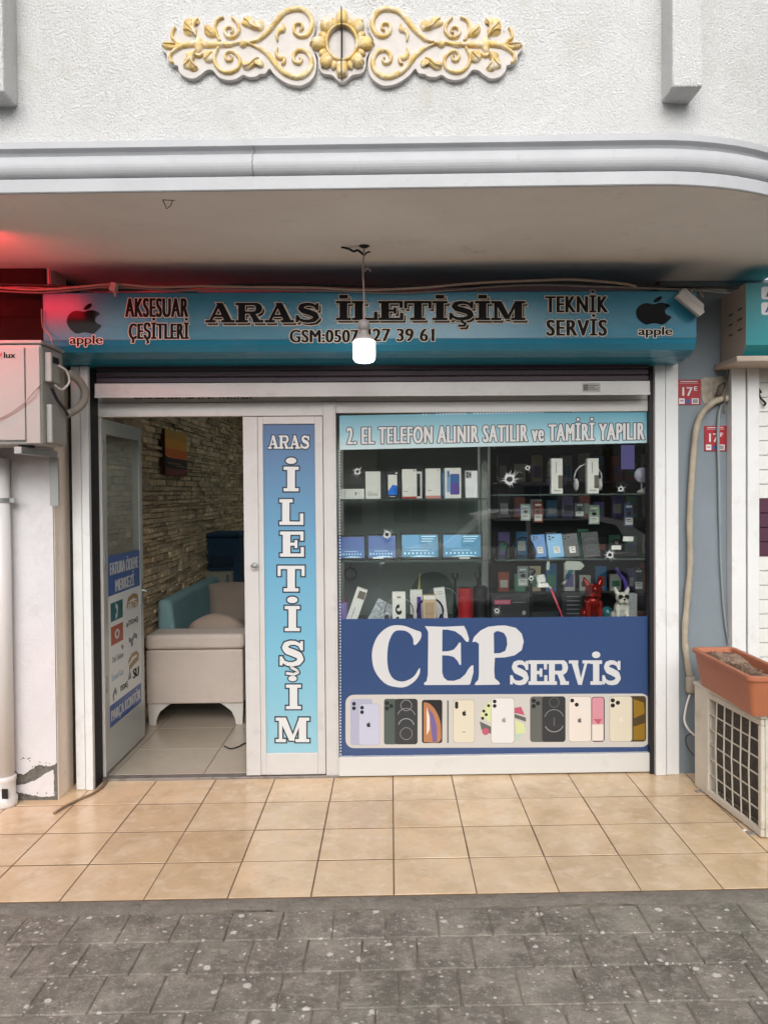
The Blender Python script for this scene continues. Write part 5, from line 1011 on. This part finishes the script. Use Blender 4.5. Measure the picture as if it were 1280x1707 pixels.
mb = MB(); p = oy(187, 478, -.375); mb.box(p.x-.014, p.x+.014, -.385, -.34, p.z-.022, p.z+.022, rot=RY(18)); mb.tube([p+Vector((.01, 0, -.02)), p+Vector((.018, 0, -.05))], .004); mb.build('cable_clip', mat('clip_grey', 'b5a9a5', .5), label='pale cable clip holding the bundle above the left logo', cat='cable clip')
mb = MB(); q = crom([oy(70, 515, -.36), oy(72, 545, -.37), oy(85, 562, -.42), oy(90, 590, -.4)], 6); mb.tube(q, .003); mb.build('overhead_cable', cb[0], label='thin loose wire dropping past the left end of the sign', cat='cable', group='cables along the beam')
# ---- floodlight at the right end of the sign
t = thing('floodlight', 'tilted white floodlight fixed at the upper right corner of the sign', 'floodlight', oy(1150, 505, -.42)); YF = -.43
def quad3(pts, l): return [oy(a, b, YF)+Vector((0, -l, 0)) for a, b in pts]
mb = MB(); mb.hexa(quad3([(1126, 494), (1166, 527), (1175, 520), (1136, 484)], .0), [p+Vector((.03, .13, .02)) for p in quad3([(1126, 494), (1166, 527), (1175, 520), (1136, 484)], 0)]); mb.hexa(quad3([(1136, 484), (1175, 520), (1176, 506), (1144, 478)], -.02), [p+Vector((.02, .1, .02)) for p in quad3([(1136, 484), (1175, 520), (1176, 506), (1144, 478)], -.02)]); mb.build('housing', mat('flood_white', 'b9b4ae', .5), t, bevel=.004)
mb = MB(); mb.tube([oy(1150, 487, YF+.06), oy(1158, 480, -.32), oy(1160, 478, -.2)], .008); mb.tube([oy(1158, 480, -.32), oy(1172, 495, -.33)], .007); mb.tube(crom([oy(1150, 484, -.34), oy(1175, 481, -.3), oy(1210, 484, -.25)], 5), .005); mb.build('bracket', mat('bracket_dirty', '8b847b', .6), t)
# ---- address plates
pl_r = mat('plate_red', '9e2029', .35); pl_b = mat('plate_blue', '2f4a8c', .4)
def plate(label, a, b, c, d, num, suf):
    x0, x1, z0, z1 = rect(a, b, c, d, .027); m_ = MB(); m_.box(x0, x1, .024, .029, z0, z1); o = m_.build('address_plate', pl_r, label=label, cat='address plate', group='red address plates', bevel=.001)
    f = mpx(.024); m_ = MB(); W, H2 = c-a, d-b; u = lambda k: a+W*k; v = lambda k: b+H2*k
    m_.prect(u(.14), v(.055), u(.86), v(.085), f, .0006); m_.prect(u(.1), v(.13), u(.9), v(.14), f, .0006)
    write(m_, num, (u(.22), v(.30), u(.66), v(.64)), f, .0008, 0, .5); write(m_, suf, (u(.72), v(.27), u(.86), v(.43)), f, .0008, 0, .3)
    m_.prect(u(.08), v(.74), u(.32), v(.96), f, .0006); m_.prect(u(.62), v(.74), u(.92), v(.96), f, .0006); m_.prect(u(.38), v(.78), u(.56), v(.94), f, .0006, 1); m_.prect(u(.13), v(.82), u(.27), v(.86), f, .001, 2)
    m_.prect(u(.66), v(.77), u(.88), v(.93), f, .001, 3); m_.build('lettering', [white_ink, pl_b, pl_r, mat('plate_grey', '8a8486', .5)], o, fix=False)
plate('red address plate with white number 17 and letter E beside the rail', 1128, 633, 1167, 675, '17', 'E'); plate('red address plate 17 F partly hidden behind the thin grey conduit', 1173, 710, 1210, 752, '17', 'F')
# ---- right wall pipes
t = thing('insulated_pipe', 'beige taped air conditioner pipe curving down the blue grey wall', 'pipe', oy(1150, 1130, 0))
q = crom([(1212, 664), (1199, 666), (1184, 674), (1169, 690), (1160, 715), (1155, 760), (1151, 820), (1149, 880), (1150, 940), (1145, 1000), (1141, 1050), (1143, 1090), (1149, 1128)], 6)
mb = MB(); n = len(q); mb.tube([oy(a, b, -.01) for a, b in q], [.0175*(1+.07*sin(i*1.1)) for i in range(n)], 12); mb.build('sleeve', mat('pipe_tape', 'a59c8b', .8, var=(12, .12), dirt=[(14, .5, .75, '877962', .6)], bump=[(30, .004)]), t, smooth=True)
mb = MB(); mb.lathe(oy(1150, 1140, -.01)-Vector((0, 0, .0)), [(.02, -.05), (.026, -.04), (.028, .03), (.02, .045)], 16); mb.build('coupling', mat('coupling', 'a39a8d', .6), t, smooth=True)
mb = MB(); mb.tube(crom([oy(1149, 1158, -.02), oy(1143, 1178, -.03), oy(1140, 1200, -.03), oy(1147, 1216, -.04), oy(1158, 1226, -.05)], 6), .006); mb.build('thin_cable', pvc, t, smooth=True)
mb = MB(); mb.tube(crom([oy(1156, 1222, -.03), oy(1143, 1228, -.02), oy(1145, 1245, -.02), oy(1156, 1260, -.03)], 6), .003); mb.build('black_cable', bk, t, smooth=True)
mb = MB(); q = crom([(1216, 664), (1205, 672), (1198, 690), (1196, 730), (1198, 800), (1199, 880), (1201, 950), (1206, 1020), (1214, 1075)], 6); mb.tube([oy(a, b, .012) for a, b in q], [.009]*30+[.006]*(len(q)-30), 8); mb.build('thin_conduit', mat('conduit_grey', '868d90', .6), label='thin grey conduit running down beside the neighbour rail', cat='pipe', smooth=True)
t = thing('wire_junction', 'broken plaster patch with taped wires where the pipes enter the wall', 'wire junction', oy(1185, 655, .02)); f = mpx(.03)
mb = MB(); mb.slab(crom_closed([(1168, 632), (1185, 630), (1206, 628), (1210, 655), (1204, 668), (1180, 672), (1170, 668)], 3), f, 0, .005); mb.build('patch', mat('patch_plaster', 'a59c8d', .9, var=(30, .25), bump=[(40, .01)]), t)
mb = MB(); mb.tube([oy(1196, 660, .0), oy(1202, 645, .0), oy(1208, 640, .01)], [.016, .02, .014], 8); mb.tube(crom([oy(1206, 690, -.02), oy(1208, 655, -.03), oy(1213, 620, -.02), oy(1213, 560, -.02), oy(1214, 500, -.02)], 6), .005, 6); mb.build('wire', mat('wire_mix', '5f574d', .7), t, smooth=True)
# ---- neighbour's shopfront at the right edge
NXL = 1.885; YN = -.30; t = thing('neighbour_sign', 'teal neighbouring sign box with vented cream end at the right edge', 'shop sign', (2.4, YN, 2.3))
za, zb_, zc_, zd = oy(1255, 472, YN).z, oy(1255, 575, YN).z, oy(1255, 592, YN+.03).z, oy(1245, 600, YN+.1).z
prof = [(.02, za), (YN, za), (YN, zb_), (YN+.02, zb_-.02), (YN+.05, zc_), (.02, zc_)]; mb = MB(); n = len(prof)
mb.add([(NXL, a, b) for a, b in prof]+[(3.4, a, b) for a, b in prof], [(i, (i+1) % n, n+(i+1) % n, n+i) for i in range(n)]+[tuple(range(n)), tuple(n+i for i in range(n))], 0)
mb.m[n] = 1; mb.build('sign_box', [mat('teal_neighbour', '0f8088', .35), mat('cream_end', 'b3a497', .6, dirt=[(8, .55, .8, '857769', .4)])], t)
mb = MB(); mb.box(NXL-.04, 3.4, YN+.02, .02, zc_-.035, zc_-.004); mb.build('lower_lip', mat('cream_end', 'b3a497', .6), t, bevel=.006)
fe = lambda y, z, l=0.: Vector((NXL-l, y, z))
for k in range(3):
    zz_ = zb_+.09+.055*k
    for a, b, c in ((-.26, -.20, 0), (-.14, -.09, -.006)): mb = MB(); mb.prect(a, zz_+c, b, zz_+c+.009, fe, .002); mb.build('vent_slot', black, t)
mb = MB(); f = mpx(YN)
mb.prect(1268, 478, 1300, 499, f, .001, 0, 4); mb.prect(1268, 504, 1300, 525, f, .001, 0, 4); write(mb, 'AKIN', (1275, 482, 1320, 495), f, .002, 1, .8); write(mb, 'AKSES', (1274, 508, 1330, 521), f, .002, 1, .8); mb.build('lettering', [white_ink, mat('violet_ink', '2f3278', .4)], t, fix=False)
gx0, gx1 = oy(1217, 900, -.02).x, oy(1261, 900, -.02).x
guide(gx0, gx1, -.05, .03, 2.33, 'white metal shutter guide rail of the neighbouring shop', False)
t = thing('neighbour_shutter', 'closed white slatted shutter of the neighbouring shop with purple slats', 'shutter', (2.6, 0, 0)); ws = mat('slat_white', 'd8d8d4', .45); k = 0; z = .02
zp0, zp1 = oy(1270, 930, .0).z, oy(1270, 828, .0).z; mA, mB_ = MB(), MB()
while z < 2.4:
    m_ = mB_ if zp0-.02 < z < zp1-.03 else mA; m_.box(gx1+.012, 3.3, -.006, .004, z, z+.077); m_.box(gx1+.012, 3.3, .001, .008, z+.0775, z+.0815); z += .082
mA.build('white_slats', ws, t, bevel=.004); mB_.build('purple_slats', mat('slat_purple', '4a2438', .5), t, bevel=.004)
mb = MB(); q = crom([oy(1268, 655, -.03), oy(1263, 648, -.03), oy(1266, 662, -.03), oy(1275, 672, -.03), oy(1272, 676, -.03)], 5); mb.tube(q, .006); mb.build('hook', black, t)
# ---- outdoor unit standing on the tiles, right
A0, A1 = oz(1157, 1313, 0).xy, oz(1268, 1401, 0).xy                  # far and near foot of the grille side
ac_m = mat('ac_cream', 'c9c3b6', .5, var=(6, .05), dirt=[(11, .55, .78, '8d8069', .55), (3, .55, .8, 'a99f8c', .4)]); ac_d = mat('ac_inside', '4a4642', .8, var=(40, .3), dirt=[(60, .6, .7, 'a8a294', .6)])
ux = Vector((A1.x-A0.x, A1.y-A0.y, 0)); LEN = ux.length; ux.normalize(); uy = Vector((-ux.y, ux.x, 0)); HT = oz(0, 0, 0).z+.575
def ac(u, v, z): return Vector((A0.x, A0.y, 0))+ux*u+uy*v+Vector((0, 0, z))           # u towards the viewer, v into the unit (+x)
def acbox(m_, u0, u1, v0, v1, z0, z1, mi=0): m_.hexa([ac(u0, v0, z0), ac(u1, v0, z0), ac(u1, v1, z0), ac(u0, v1, z0)], [ac(u0, v0, z1), ac(u1, v0, z1), ac(u1, v1, z1), ac(u0, v1, z1)], mi)
t = thing('floor_air_conditioner', 'dirty cream outdoor air conditioner unit standing on the tiles under the planter', 'air conditioner', ac(LEN/2, .15, 0), 'outdoor air conditioner units')
g0_, g1_, gz0, gz1_ = .155, LEN-.03, .05, HT-.045
mb = MB(); acbox(mb, 0, g0_, 0, .28, .012, HT); acbox(mb, g0_, LEN, 0, .02, .012, gz0); acbox(mb, g0_, LEN, 0, .02, gz1_, HT-.012); acbox(mb, g1_, LEN, 0, .022, gz0, gz1_); acbox(mb, g0_+.001, LEN-.04, .06, .28, .02, HT-.012)
mb.build('casing', ac_m, t, bevel=.006)
mb = MB(); acbox(mb, -.006, LEN+.008, -.006, .29, HT-.011, HT+.012); mb.build('top_cover', ac_m, t, bevel=.008, seg=3)
mb = MB(); acbox(mb, g0_+.002, g1_-.002, .04, .055, gz0, gz1_); mb.build('coil', ac_d, t)
mb = MB()
for k in range(1, 6): u = g0_+(g1_-g0_)*k/6; mb.tube([ac(u, .008, gz0), ac(u+.002*(-1)**k, .002, (gz0+gz1_)/2), ac(u, .008, gz1_)], .0042, 6)
for k in range(1, 6): z = gz0+(gz1_-gz0)*k/6; mb.tube([ac(g0_, .011, z), ac((g0_+g1_)/2, .007, z), ac(g1_, .011, z)], .0042, 6)
mb.build('grille', mat('grille_cream', 'c2bcae', .5), t)
mb = MB(); ns = 11
acbox(mb, LEN-.035, LEN, .022, .055, .012, HT-.012); acbox(mb, LEN-.035, LEN, .25, .28, .012, HT-.012); acbox(mb, LEN-.035, LEN, .055, .25, .012, .05); acbox(mb, LEN-.035, LEN, .055, .25, HT-.05, HT-.012)
for k in range(1, ns): z = .05+(HT-.1)*k/ns; acbox(mb, LEN-.02, LEN-.002, .056, .249, z-.007, z+.007)
mb.build('vented_end', ac_m, t, bevel=.002)
mb = MB(); acbox(mb, LEN-.045, LEN-.036, .05, .255, .04, HT-.04); mb.build('coil_end', black, t)
for u in (.06, LEN-.08):
    mb = MB(); acbox(mb, u, u+.03, -.03, .3, 0, .0115); mb.build('foot', mat('foot_grey', '8f8b84', .6), t)
# ---- planter
ZP = HT+.013; B0, B1 = oz(1166, 1140, ZP), oz(1254, 1194, ZP); pu = (B1-B0); PL = pu.length; pu.normalize(); pv = Vector((-pu.y, pu.x, 0)); Rz_ = ZP+.19
R0, R1 = oz(1150, 1068, Rz_), oz(1244, 1120, Rz_)
t = thing('planter_trough', 'terracotta plastic planter trough full of dry soil on the air conditioner', 'planter', B0+pu*PL/2+pv*.08)
tc_m = mat('terracotta_plastic', 'ad6a4a', .5, var=(8, .08), dirt=[(10, .55, .8, '7d4630', .4), (30, .62, .74, 'bd8a70', .4)])
def ringp(c0, ln, wd, z, r, n=6): return [c0+pu*a+pv*b+Vector((0, 0, z-c0.z)) for a, b in rr(0, 0, ln, wd, r, n)]
top0 = B0-pu*.045-pv*.038; LT, WT = PL+.09, .24
levels = [(B0, PL, .165, ZP, .02), (top0+pu*.012+pv*.012, LT-.024, WT-.024, Rz_-.022, .035), (top0, LT, WT, Rz_-.02, .04), (top0, LT, WT, Rz_-.004, .04), (top0+pu*.004+pv*.004, LT-.008, WT-.008, Rz_, .037), (top0+pu*.022+pv*.022, LT-.044, WT-.044, Rz_, .028), (top0+pu*.026+pv*.026, LT-.052, WT-.052, Rz_-.006, .026), (B0+pu*.01+pv*.01, PL-.02, .145, ZP+.03, .015)]
mb = MB(); rings = [ringp(Vector(c), a, b, z, r) for c, a, b, z, r in levels]; n = len(rings[0]); vs = [v for r_ in rings for v in r_]
mb.add(vs, [(i*n+k, i*n+(k+1) % n, (i+1)*n+(k+1) % n, (i+1)*n+k) for i in range(len(rings)-1) for k in range(n)]+[tuple(range(n)), tuple((len(rings)-1)*n+k for k in range(n))]); mb.build('trough', tc_m, t)
mb = MB(); nu, nv = 40, 16; s0 = top0+pu*.03+pv*.03
for i in range(nu+1):
    for j in range(nv+1):
        a, b = (LT-.06)*i/nu, (WT-.06)*j/nv; z = Rz_-.045+.012*sin(a*14)+.03*max(0, .6-a/LT)*(1 if b > .05 else .6)+random.uniform(-.005, .006); mb.v.append(Vector((*(s0+pu*a+pv*b).xy, z)))
mb.add([], []); mb.f = [[i*(nv+1)+j, (i+1)*(nv+1)+j, (i+1)*(nv+1)+j+1, i*(nv+1)+j+1] for i in range(nu) for j in range(nv)]; mb.m = [0]*len(mb.f)
for _ in range(260):
    a, b = random.random()*(LT-.07), random.random()*(WT-.07); c = s0+pu*a+pv*b; q = random.uniform(.003, .008); mb.ell((c.x, c.y, Rz_-.04+.03*max(0, .6-a/LT)), q, q, q*.7, 0, 6, 4)
mb.build('soil', mat('dry_soil', '6b5343', .95, var=(60, .4), dirt=[(7, .48, .62, 'a58f7c', .75)], bump=[(90, .008)]), t)
# ---- wall air conditioner, left
YA = -.62; wx1 = oy(67, 650, YA).x; wz0, wz1 = oy(30, 741, YA).z, oy(30, 568, YA).z
t = thing('wall_air_conditioner', 'white outdoor air conditioner on brackets, lit red, at the left edge', 'air conditioner', (wx1-.37, YA+.14, wz0), 'outdoor air conditioner units')
aw = mat('ac_white', 'a3a09b', .42, var=(5, .03), dirt=[(10, .6, .8, '9c9588', .35)])
mb = MB(); mb.box(wx1-.74, wx1, YA+.02, YA+.28, wz0, wz1-.012); mb.build('casing', aw, t, bevel=.012, seg=3)
mb = MB(); mb.box(wx1-.735, wx1-.075, YA+.006, YA+.019, wz0+.02, wz1-.03); mb.box(wx1-.072, wx1-.004, YA+.01, YA+.019, wz0+.005, wz1-.025); mb.build('front_panel', aw, t, bevel=.004)
mb = MB(); mb.box(wx1-.745, wx1+.006, YA+.012, YA+.29, wz1-.011, wz1+.006); mb.build('top_cover', aw, t, bevel=.005)
mb = MB(); f = mpx(YA+.006); write(mb, 'lux', (7, 587, 27, 597), f, .001, 0, .6); write(mb, 'y', (-4, 589, 4, 600), f, .001, 1, .4); mb.prect(3.4, 586, 4.3, 600, f, .001, 1); mb.build('lettering', [ink, mat('logo_red', 'b02020', .4)], t, fix=False)
mb = MB(); mb.box(wx1+.001, wx1+.035, YA+.05, YA+.15, wz1-.19, wz1-.045); mb.build('terminal_cover', aw, t, bevel=.008, seg=3); mb = MB(); mb.box(wx1+.001, wx1+.03, YA+.06, YA+.24, wz0+.01, wz0+.20); mb.build('valve_cover', aw, t, bevel=.008, seg=3)
mb = MB(); mb.box(wx1+.036, wx1+.038, YA+.065, YA+.135, wz1-.095, wz1-.065); mb.build('cover_recess', dark_rub, t)
mb = MB(); X = wx1+.04; mb.tube(crom([(X, YA+.12, wz1-.10), (X+.02, YA+.17, wz1-.12), (X+.02, YA+.2, wz1-.17), (X+.005, YA+.15, wz1-.215), (X-.01, YA+.10, wz1-.2)], 6), .006); mb.build('power_cable', pvc, t, smooth=True)
mb = MB(); mb.tube(crom([(X-.01, YA+.06, wz1-.215), (X, YA+.10, wz1-.27), (X+.01, YA+.16, wz1-.31), (X+.01, YA+.2, wz1-.335)], 6), .008); mb.build('black_hose', bk, t, smooth=True)
mb = MB(); mb.tube(crom([(X, YA+.24, wz1-.12), (X+.03, YA+.3, wz1-.15), (X+.045, YA+.34, wz1-.2), (X+.035, YA+.34, wz1-.26), (X+.01, YA+.28, wz1-.31), (X, YA+.22, wz1-.33)], 6), .02, 10); mb.build('insulated_hose', mat('hose_grey', '8f867c', .75, bump=[(40, .004)]), t, smooth=True)
mb = MB(); mb.tube(crom([oy(-20, 706, YA-.004), oy(15, 690, YA-.006), oy(40, 672, YA-.006), oy(62, 648, YA-.004), oy(80, 630, YA+.1), oy(92, 610, YA+.2)], 6), .0028, 6); mb.build('loose_wire', cb[0], t, smooth=True)
for xx in (wx1-.10, wx1-.62):
    b_ = thing('wall_bracket', 'grey steel bracket arm under the right end of the wall unit' if xx > wx1-.3 else 'grey steel bracket arm under the hidden left end of the wall unit', 'bracket', (xx, -.23, wz0-.05), 'air conditioner brackets'); m_ = MB()
    m_.box(xx-.018, xx+.018, YA-.02, -.226, wz0-.045, wz0-.012); m_.build('arm', metal_g, b_, bevel=.002); m_ = MB(); m_.box(xx-.022, xx+.022, -.235, -.219, wz0-.30, wz0-.046); m_.build('wall_plate', metal_g, b_); m_ = MB(); m_.box(xx-.03, xx+.03, YA+.05, YA+.1, wz0-.011, wz0-.001); m_.build('rubber_foot', dark_rub, b_)
# ---- downpipe
xd = oz(4, 1340, 0).x; Yd = -.29; t = thing('downpipe', 'white plastic downpipe with clamp and socket foot at the left edge', 'downpipe', (xd, Yd, 0)); Xd = oy(4, 1000, Yd).x; rd = .047
mb = MB(); mb.lathe((Xd, Yd, .0), [(rd, .14), (rd, wz0-.05)], 24); mb.build('pipe', pvc, t, smooth=True); mb = MB(); mb.lathe((Xd, Yd, 0), [(rd*1.25, .004), (rd*1.3, .02), (rd*1.3, .05), (rd*1.12, .06), (rd*1.12, .135), (rd*1.2, .14), (rd*1.2, .16), (rd, .165)], 24); mb.build('socket', pvc, t, smooth=True)
mb = MB(); zc = oy(8, 834, Yd).z; mb.lathe((Xd, Yd, zc-.012), [(rd*1.06, 0), (rd*1.08, .024)], 24); mb.box(Xd+rd*.9, Xd+rd*1.6, Yd-.008, Yd+.008, zc-.012, zc+.012); mb.build('clamp', metal_g, t)
mb = MB(); mb.box(Xd+.01, Xd+.04, Yd-rd*1.2, Yd-rd*1.1, .06, .11); mb.build('dark_slot', black, t)
mb = MB(); q = crom([oy(20, 770, -.235), oy(20, 900, -.238), oy(21, 1100, -.236), oy(22, 1250, -.238)], 8); mb.tube(q, .003, 6); mb.build('wall_wire', pvc, label='thin white wire running down the pier beside the downpipe', cat='cable')
# ---- brown cable on the tiles
mb = MB(); q = [Vector(p) for p in crom([oz(172, 1292, .03), oz(176, 1299, .016), oz(171, 1311, .012), oz(155, 1323, .011), oz(130, 1334, .011), oz(110, 1344, .011), oz(91, 1356, .010)], 6)]
mb.tube(q, .0075, 8); mb.tube([p+Vector((.004, .012, .0)) for p in q[6:-4]], .006, 8); o = mb.build('floor_hose', mat('hose_brown', '8a735e', .6, dirt=[(30, .5, .7, '5d4b3c', .5)]), label='brown cable pair curling from the door foot over the tiles', cat='cable', smooth=True)
# ---- litter by the unit
for a, b, lb in ((1166, 1316, 'white crumb of rubble by the far foot of the outdoor unit'), (1240, 1386, 'white crumb of rubble along the grille side of the outdoor unit')):
    c = oz(a, b, .004); mb = MB(); mb.ell((c.x, c.y, .009), .013, .008, .005, 0, 7, 5); mb.ell((c.x+.012, c.y+.012, .008), .006, .006, .004, 0, 6, 4); mb.build('rubble_crumb', pvc, label=lb, cat='rubble', group='rubble crumbs')
# ---- the neighbour's red LED sign (outside the frame, it tints the left end)
t = thing('led_sign', 'long red lit sign board hung under the balcony edge beyond the left end', 'lit sign', (-2.4, -1.0, 2.68))
mb = MB(); mb.box(-3.0, -1.775, -1.03, -.97, 2.665, 2.785); mb.box(-3.0, -1.775, -1.085, -1.031, 2.777, 2.785); mb.box(-3.0, -1.775, -.969, -.895, 2.777, 2.785); mb.box(-1.7745, -1.768, -1.09, -.895, 2.667, 2.785); mb.build('housing', ck, t)  # top lips and end plate added to keep red spill off the soffit
rl = mat('red_led', 'ff2a30', .5, emit=('ff2836', 24))
mb = MB(); mb.hexa([(-2.99, -.9665, 2.672), (-1.785, -.9665, 2.672), (-1.785, -.962, 2.672), (-2.99, -.962, 2.672)], [(-2.99, -.908, 2.774), (-1.785, -.908, 2.774), (-1.785, -.903, 2.774), (-2.99, -.903, 2.774)]); mb.build('lit_face', rl, t)
mb = MB(); mb.hexa([(-2.99, -1.038, 2.672), (-1.785, -1.038, 2.672), (-1.785, -1.0335, 2.672), (-2.99, -1.0335, 2.672)], [(-2.99, -1.085, 2.774), (-1.785, -1.085, 2.774), (-1.785, -1.08, 2.774), (-2.99, -1.08, 2.774)]); mb.build('lit_face', mat('red_led_front', 'ff2a30', .5, emit=('ff2836', 5)), t)
for x in (-2.8, -2.0): mb = MB(); mb.tube([(x, -1.0, 2.785), (x, -1.0, ZS)], .008); mb.build('hanger', metal_g, t)

# ================================================================== ACROSS THE STREET (seen only as reflections in the glass)
def block(x0, x1, y, h, wallc, label, floors, cols):
    t = thing('apartment_building', label, 'building', ((x0+x1)/2, y, -.13), 'buildings across the street'); m_ = MB(); m_.box(x0, x1, y-8, y, -.13, h); m_.build('wall', mat('facade_'+wallc, wallc, .8, var=(1.5, .06)), t); fh = h/floors
    gl_ = mat('far_glass', '39424a', .1); fm = mat('far_frame', '8d8f90', .5)
    for i in range(floors):
        for k in range(cols):
            a = x0+(x1-x0)*(k+.22)/cols; b = x0+(x1-x0)*(k+.78)/cols; z = i*fh+.8 if i else .1; m_ = MB(); m_.box(a, b, y+.002, y+.05, z, z+fh*.55); w_ = m_.build('window', fm, t); m_ = MB(); m_.box(a+.07, (a+b)/2-.03, y+.051, y+.056, z+.07, z+fh*.55-.07); m_.box((a+b)/2+.03, b-.07, y+.051, y+.056, z+.07, z+fh*.55-.07); m_.build('pane', gl_, w_)
block(-24, -.6, -32, 7.2, 'a39a8c', 'pale beige two storey building across the street at left', 2, 8); block(-.58, 24, -33, 6.6, '8f8c88', 'grey two storey building across the street at right', 2, 8)
def car(cx, y, mm, label):
    t = thing('parked_car', label, 'car', (cx, y, -.13)); z0 = -.13; P_ = [(-2.05, .35), (-2.08, .62), (-1.95, .80), (-1.25, .92), (-.62, 1.40), (-.3, 1.47), (.75, 1.46), (1.5, 1.32), (1.95, .98), (2.05, .9), (2.08, .4), (1.9, .24), (-1.9, .24)]
    m_ = MB(); vs = []; n = len(P_)
    for sy, k in ((-.84, 0), (-.87, 1), (.87, 1), (.84, 0)):
        for a, b in P_: s_ = .86 if b > 1.0 else 1; vs.append((cx+a*(1 if k else .985), y+sy*s_, z0+b))
    m_.add(vs, [(r*n+i, r*n+(i+1) % n, (r+1)*n+(i+1) % n, (r+1)*n+i) for r in range(3) for i in range(n)]); m_.loops([P_], lambda a, b, l: Vector((cx+a*.985, y-.84*(.86 if b > 1 else 1), z0+b))); m_.loops([P_], lambda a, b, l: Vector((cx+a*.985, y+.84*(.86 if b > 1 else 1), z0+b)))
    m_.build('body', mm, t, bevel=.04, seg=3); gm = mat('car_glass', '14181b', .08)
    for s_ in (-1, 1):
        for pts in ([(-1.0, .98), (-.55, 1.36), (.05, 1.4), (.05, .98)], [(.12, .98), (.12, 1.4), (.75, 1.39), (1.35, 1.26), (1.5, 1.0)]):
            m_ = MB(); m_.poly(pts, lambda a, b, l: Vector((cx+a, y+s_*(.877-.10*max(0, b-.95)/.4), z0+b)), 0); m_.build('side_window', gm, t)
        for a in (-1.3, 1.3):
            m_ = MB(); m_.lathe((cx+a, y+s_*.80, z0+.31), [(.20, -.09*s_), (.31, -.08*s_), (.31, .08*s_), (.20, .09*s_)], 22, axis='y'); wh = m_.build('wheel', mat('tyre', '17171a', .8), t); m_ = MB(); m_.lathe((cx+a, y+s_*.80, z0+.31), [(.19, .07*s_), (.05, .095*s_)], 14, axis='y'); m_.build('rim', metal_g, wh)
    m_ = MB(); m_.face([(cx-1.2, y-.70, z0+.955), (cx-1.2, y+.70, z0+.955), (cx-.66, y+.64, z0+1.40), (cx-.66, y-.64, z0+1.40)]); m_.build('windscreen', gm, t)
    for s_ in (-1, 1): m_ = MB(); m_.ell((cx-2.02, y+s_*.62, z0+.66), .06, .16, .08); m_.build('headlight', mat('lamp_glass', 'd8dcdf', .1), t, smooth=True)
car(1.9, -7.6, mat('car_white', 'dcdcda', .2, coat=.6), 'white hatchback parked across the street, mirrored in the window')
def tree(x, y, h, label):
    rnd = random.Random(int(x*10)); t = thing('street_tree', label, 'tree', (x, y, -.13), 'trees across the street'); m_ = MB(); m_.tube([(x, y, -.13), (x+.1, y, h*.25), (x+.05, y+.1, h*.5)], [.17, .13, .09], 9)
    tips = []
    for k in range(7): a = 2*pi*k/7+rnd.random(); e_ = Vector((x+cos(a)*h*.22, y+sin(a)*h*.22, h*rnd.uniform(.6, .85))); m_.tube([(x+.07, y+.05, h*.42), e_], [.07, .02], 6); tips.append(e_)
    m_.build('trunk', mat('bark', '55483c', .9), t); m_ = MB()
    for e_ in tips+[Vector((x, y, h*.9))]:
        for _ in range(330):
            d = Vector((rnd.gauss(0, 1), rnd.gauss(0, 1), rnd.gauss(0, .8)))*h*.10; c = e_+d; s_ = rnd.uniform(.06, .13); n1 = Vector((rnd.gauss(0, 1), rnd.gauss(0, 1), rnd.gauss(0, 1))).normalized(); a = n1.orthogonal().normalized()*s_; b = n1.cross(a)*.6; m_.add([c-a, c+b, c+a, c-b], [(0, 1, 2, 3)])
    m_.build('crown', mat('leaf', '4c6238', .6, island=.4), t, fix=False)
tree(-2.5, -10, 5.5, 'green street tree mirrored at the left of the shop window'); tree(4.2, -11, 6, 'green street tree mirrored at the right of the shop window')
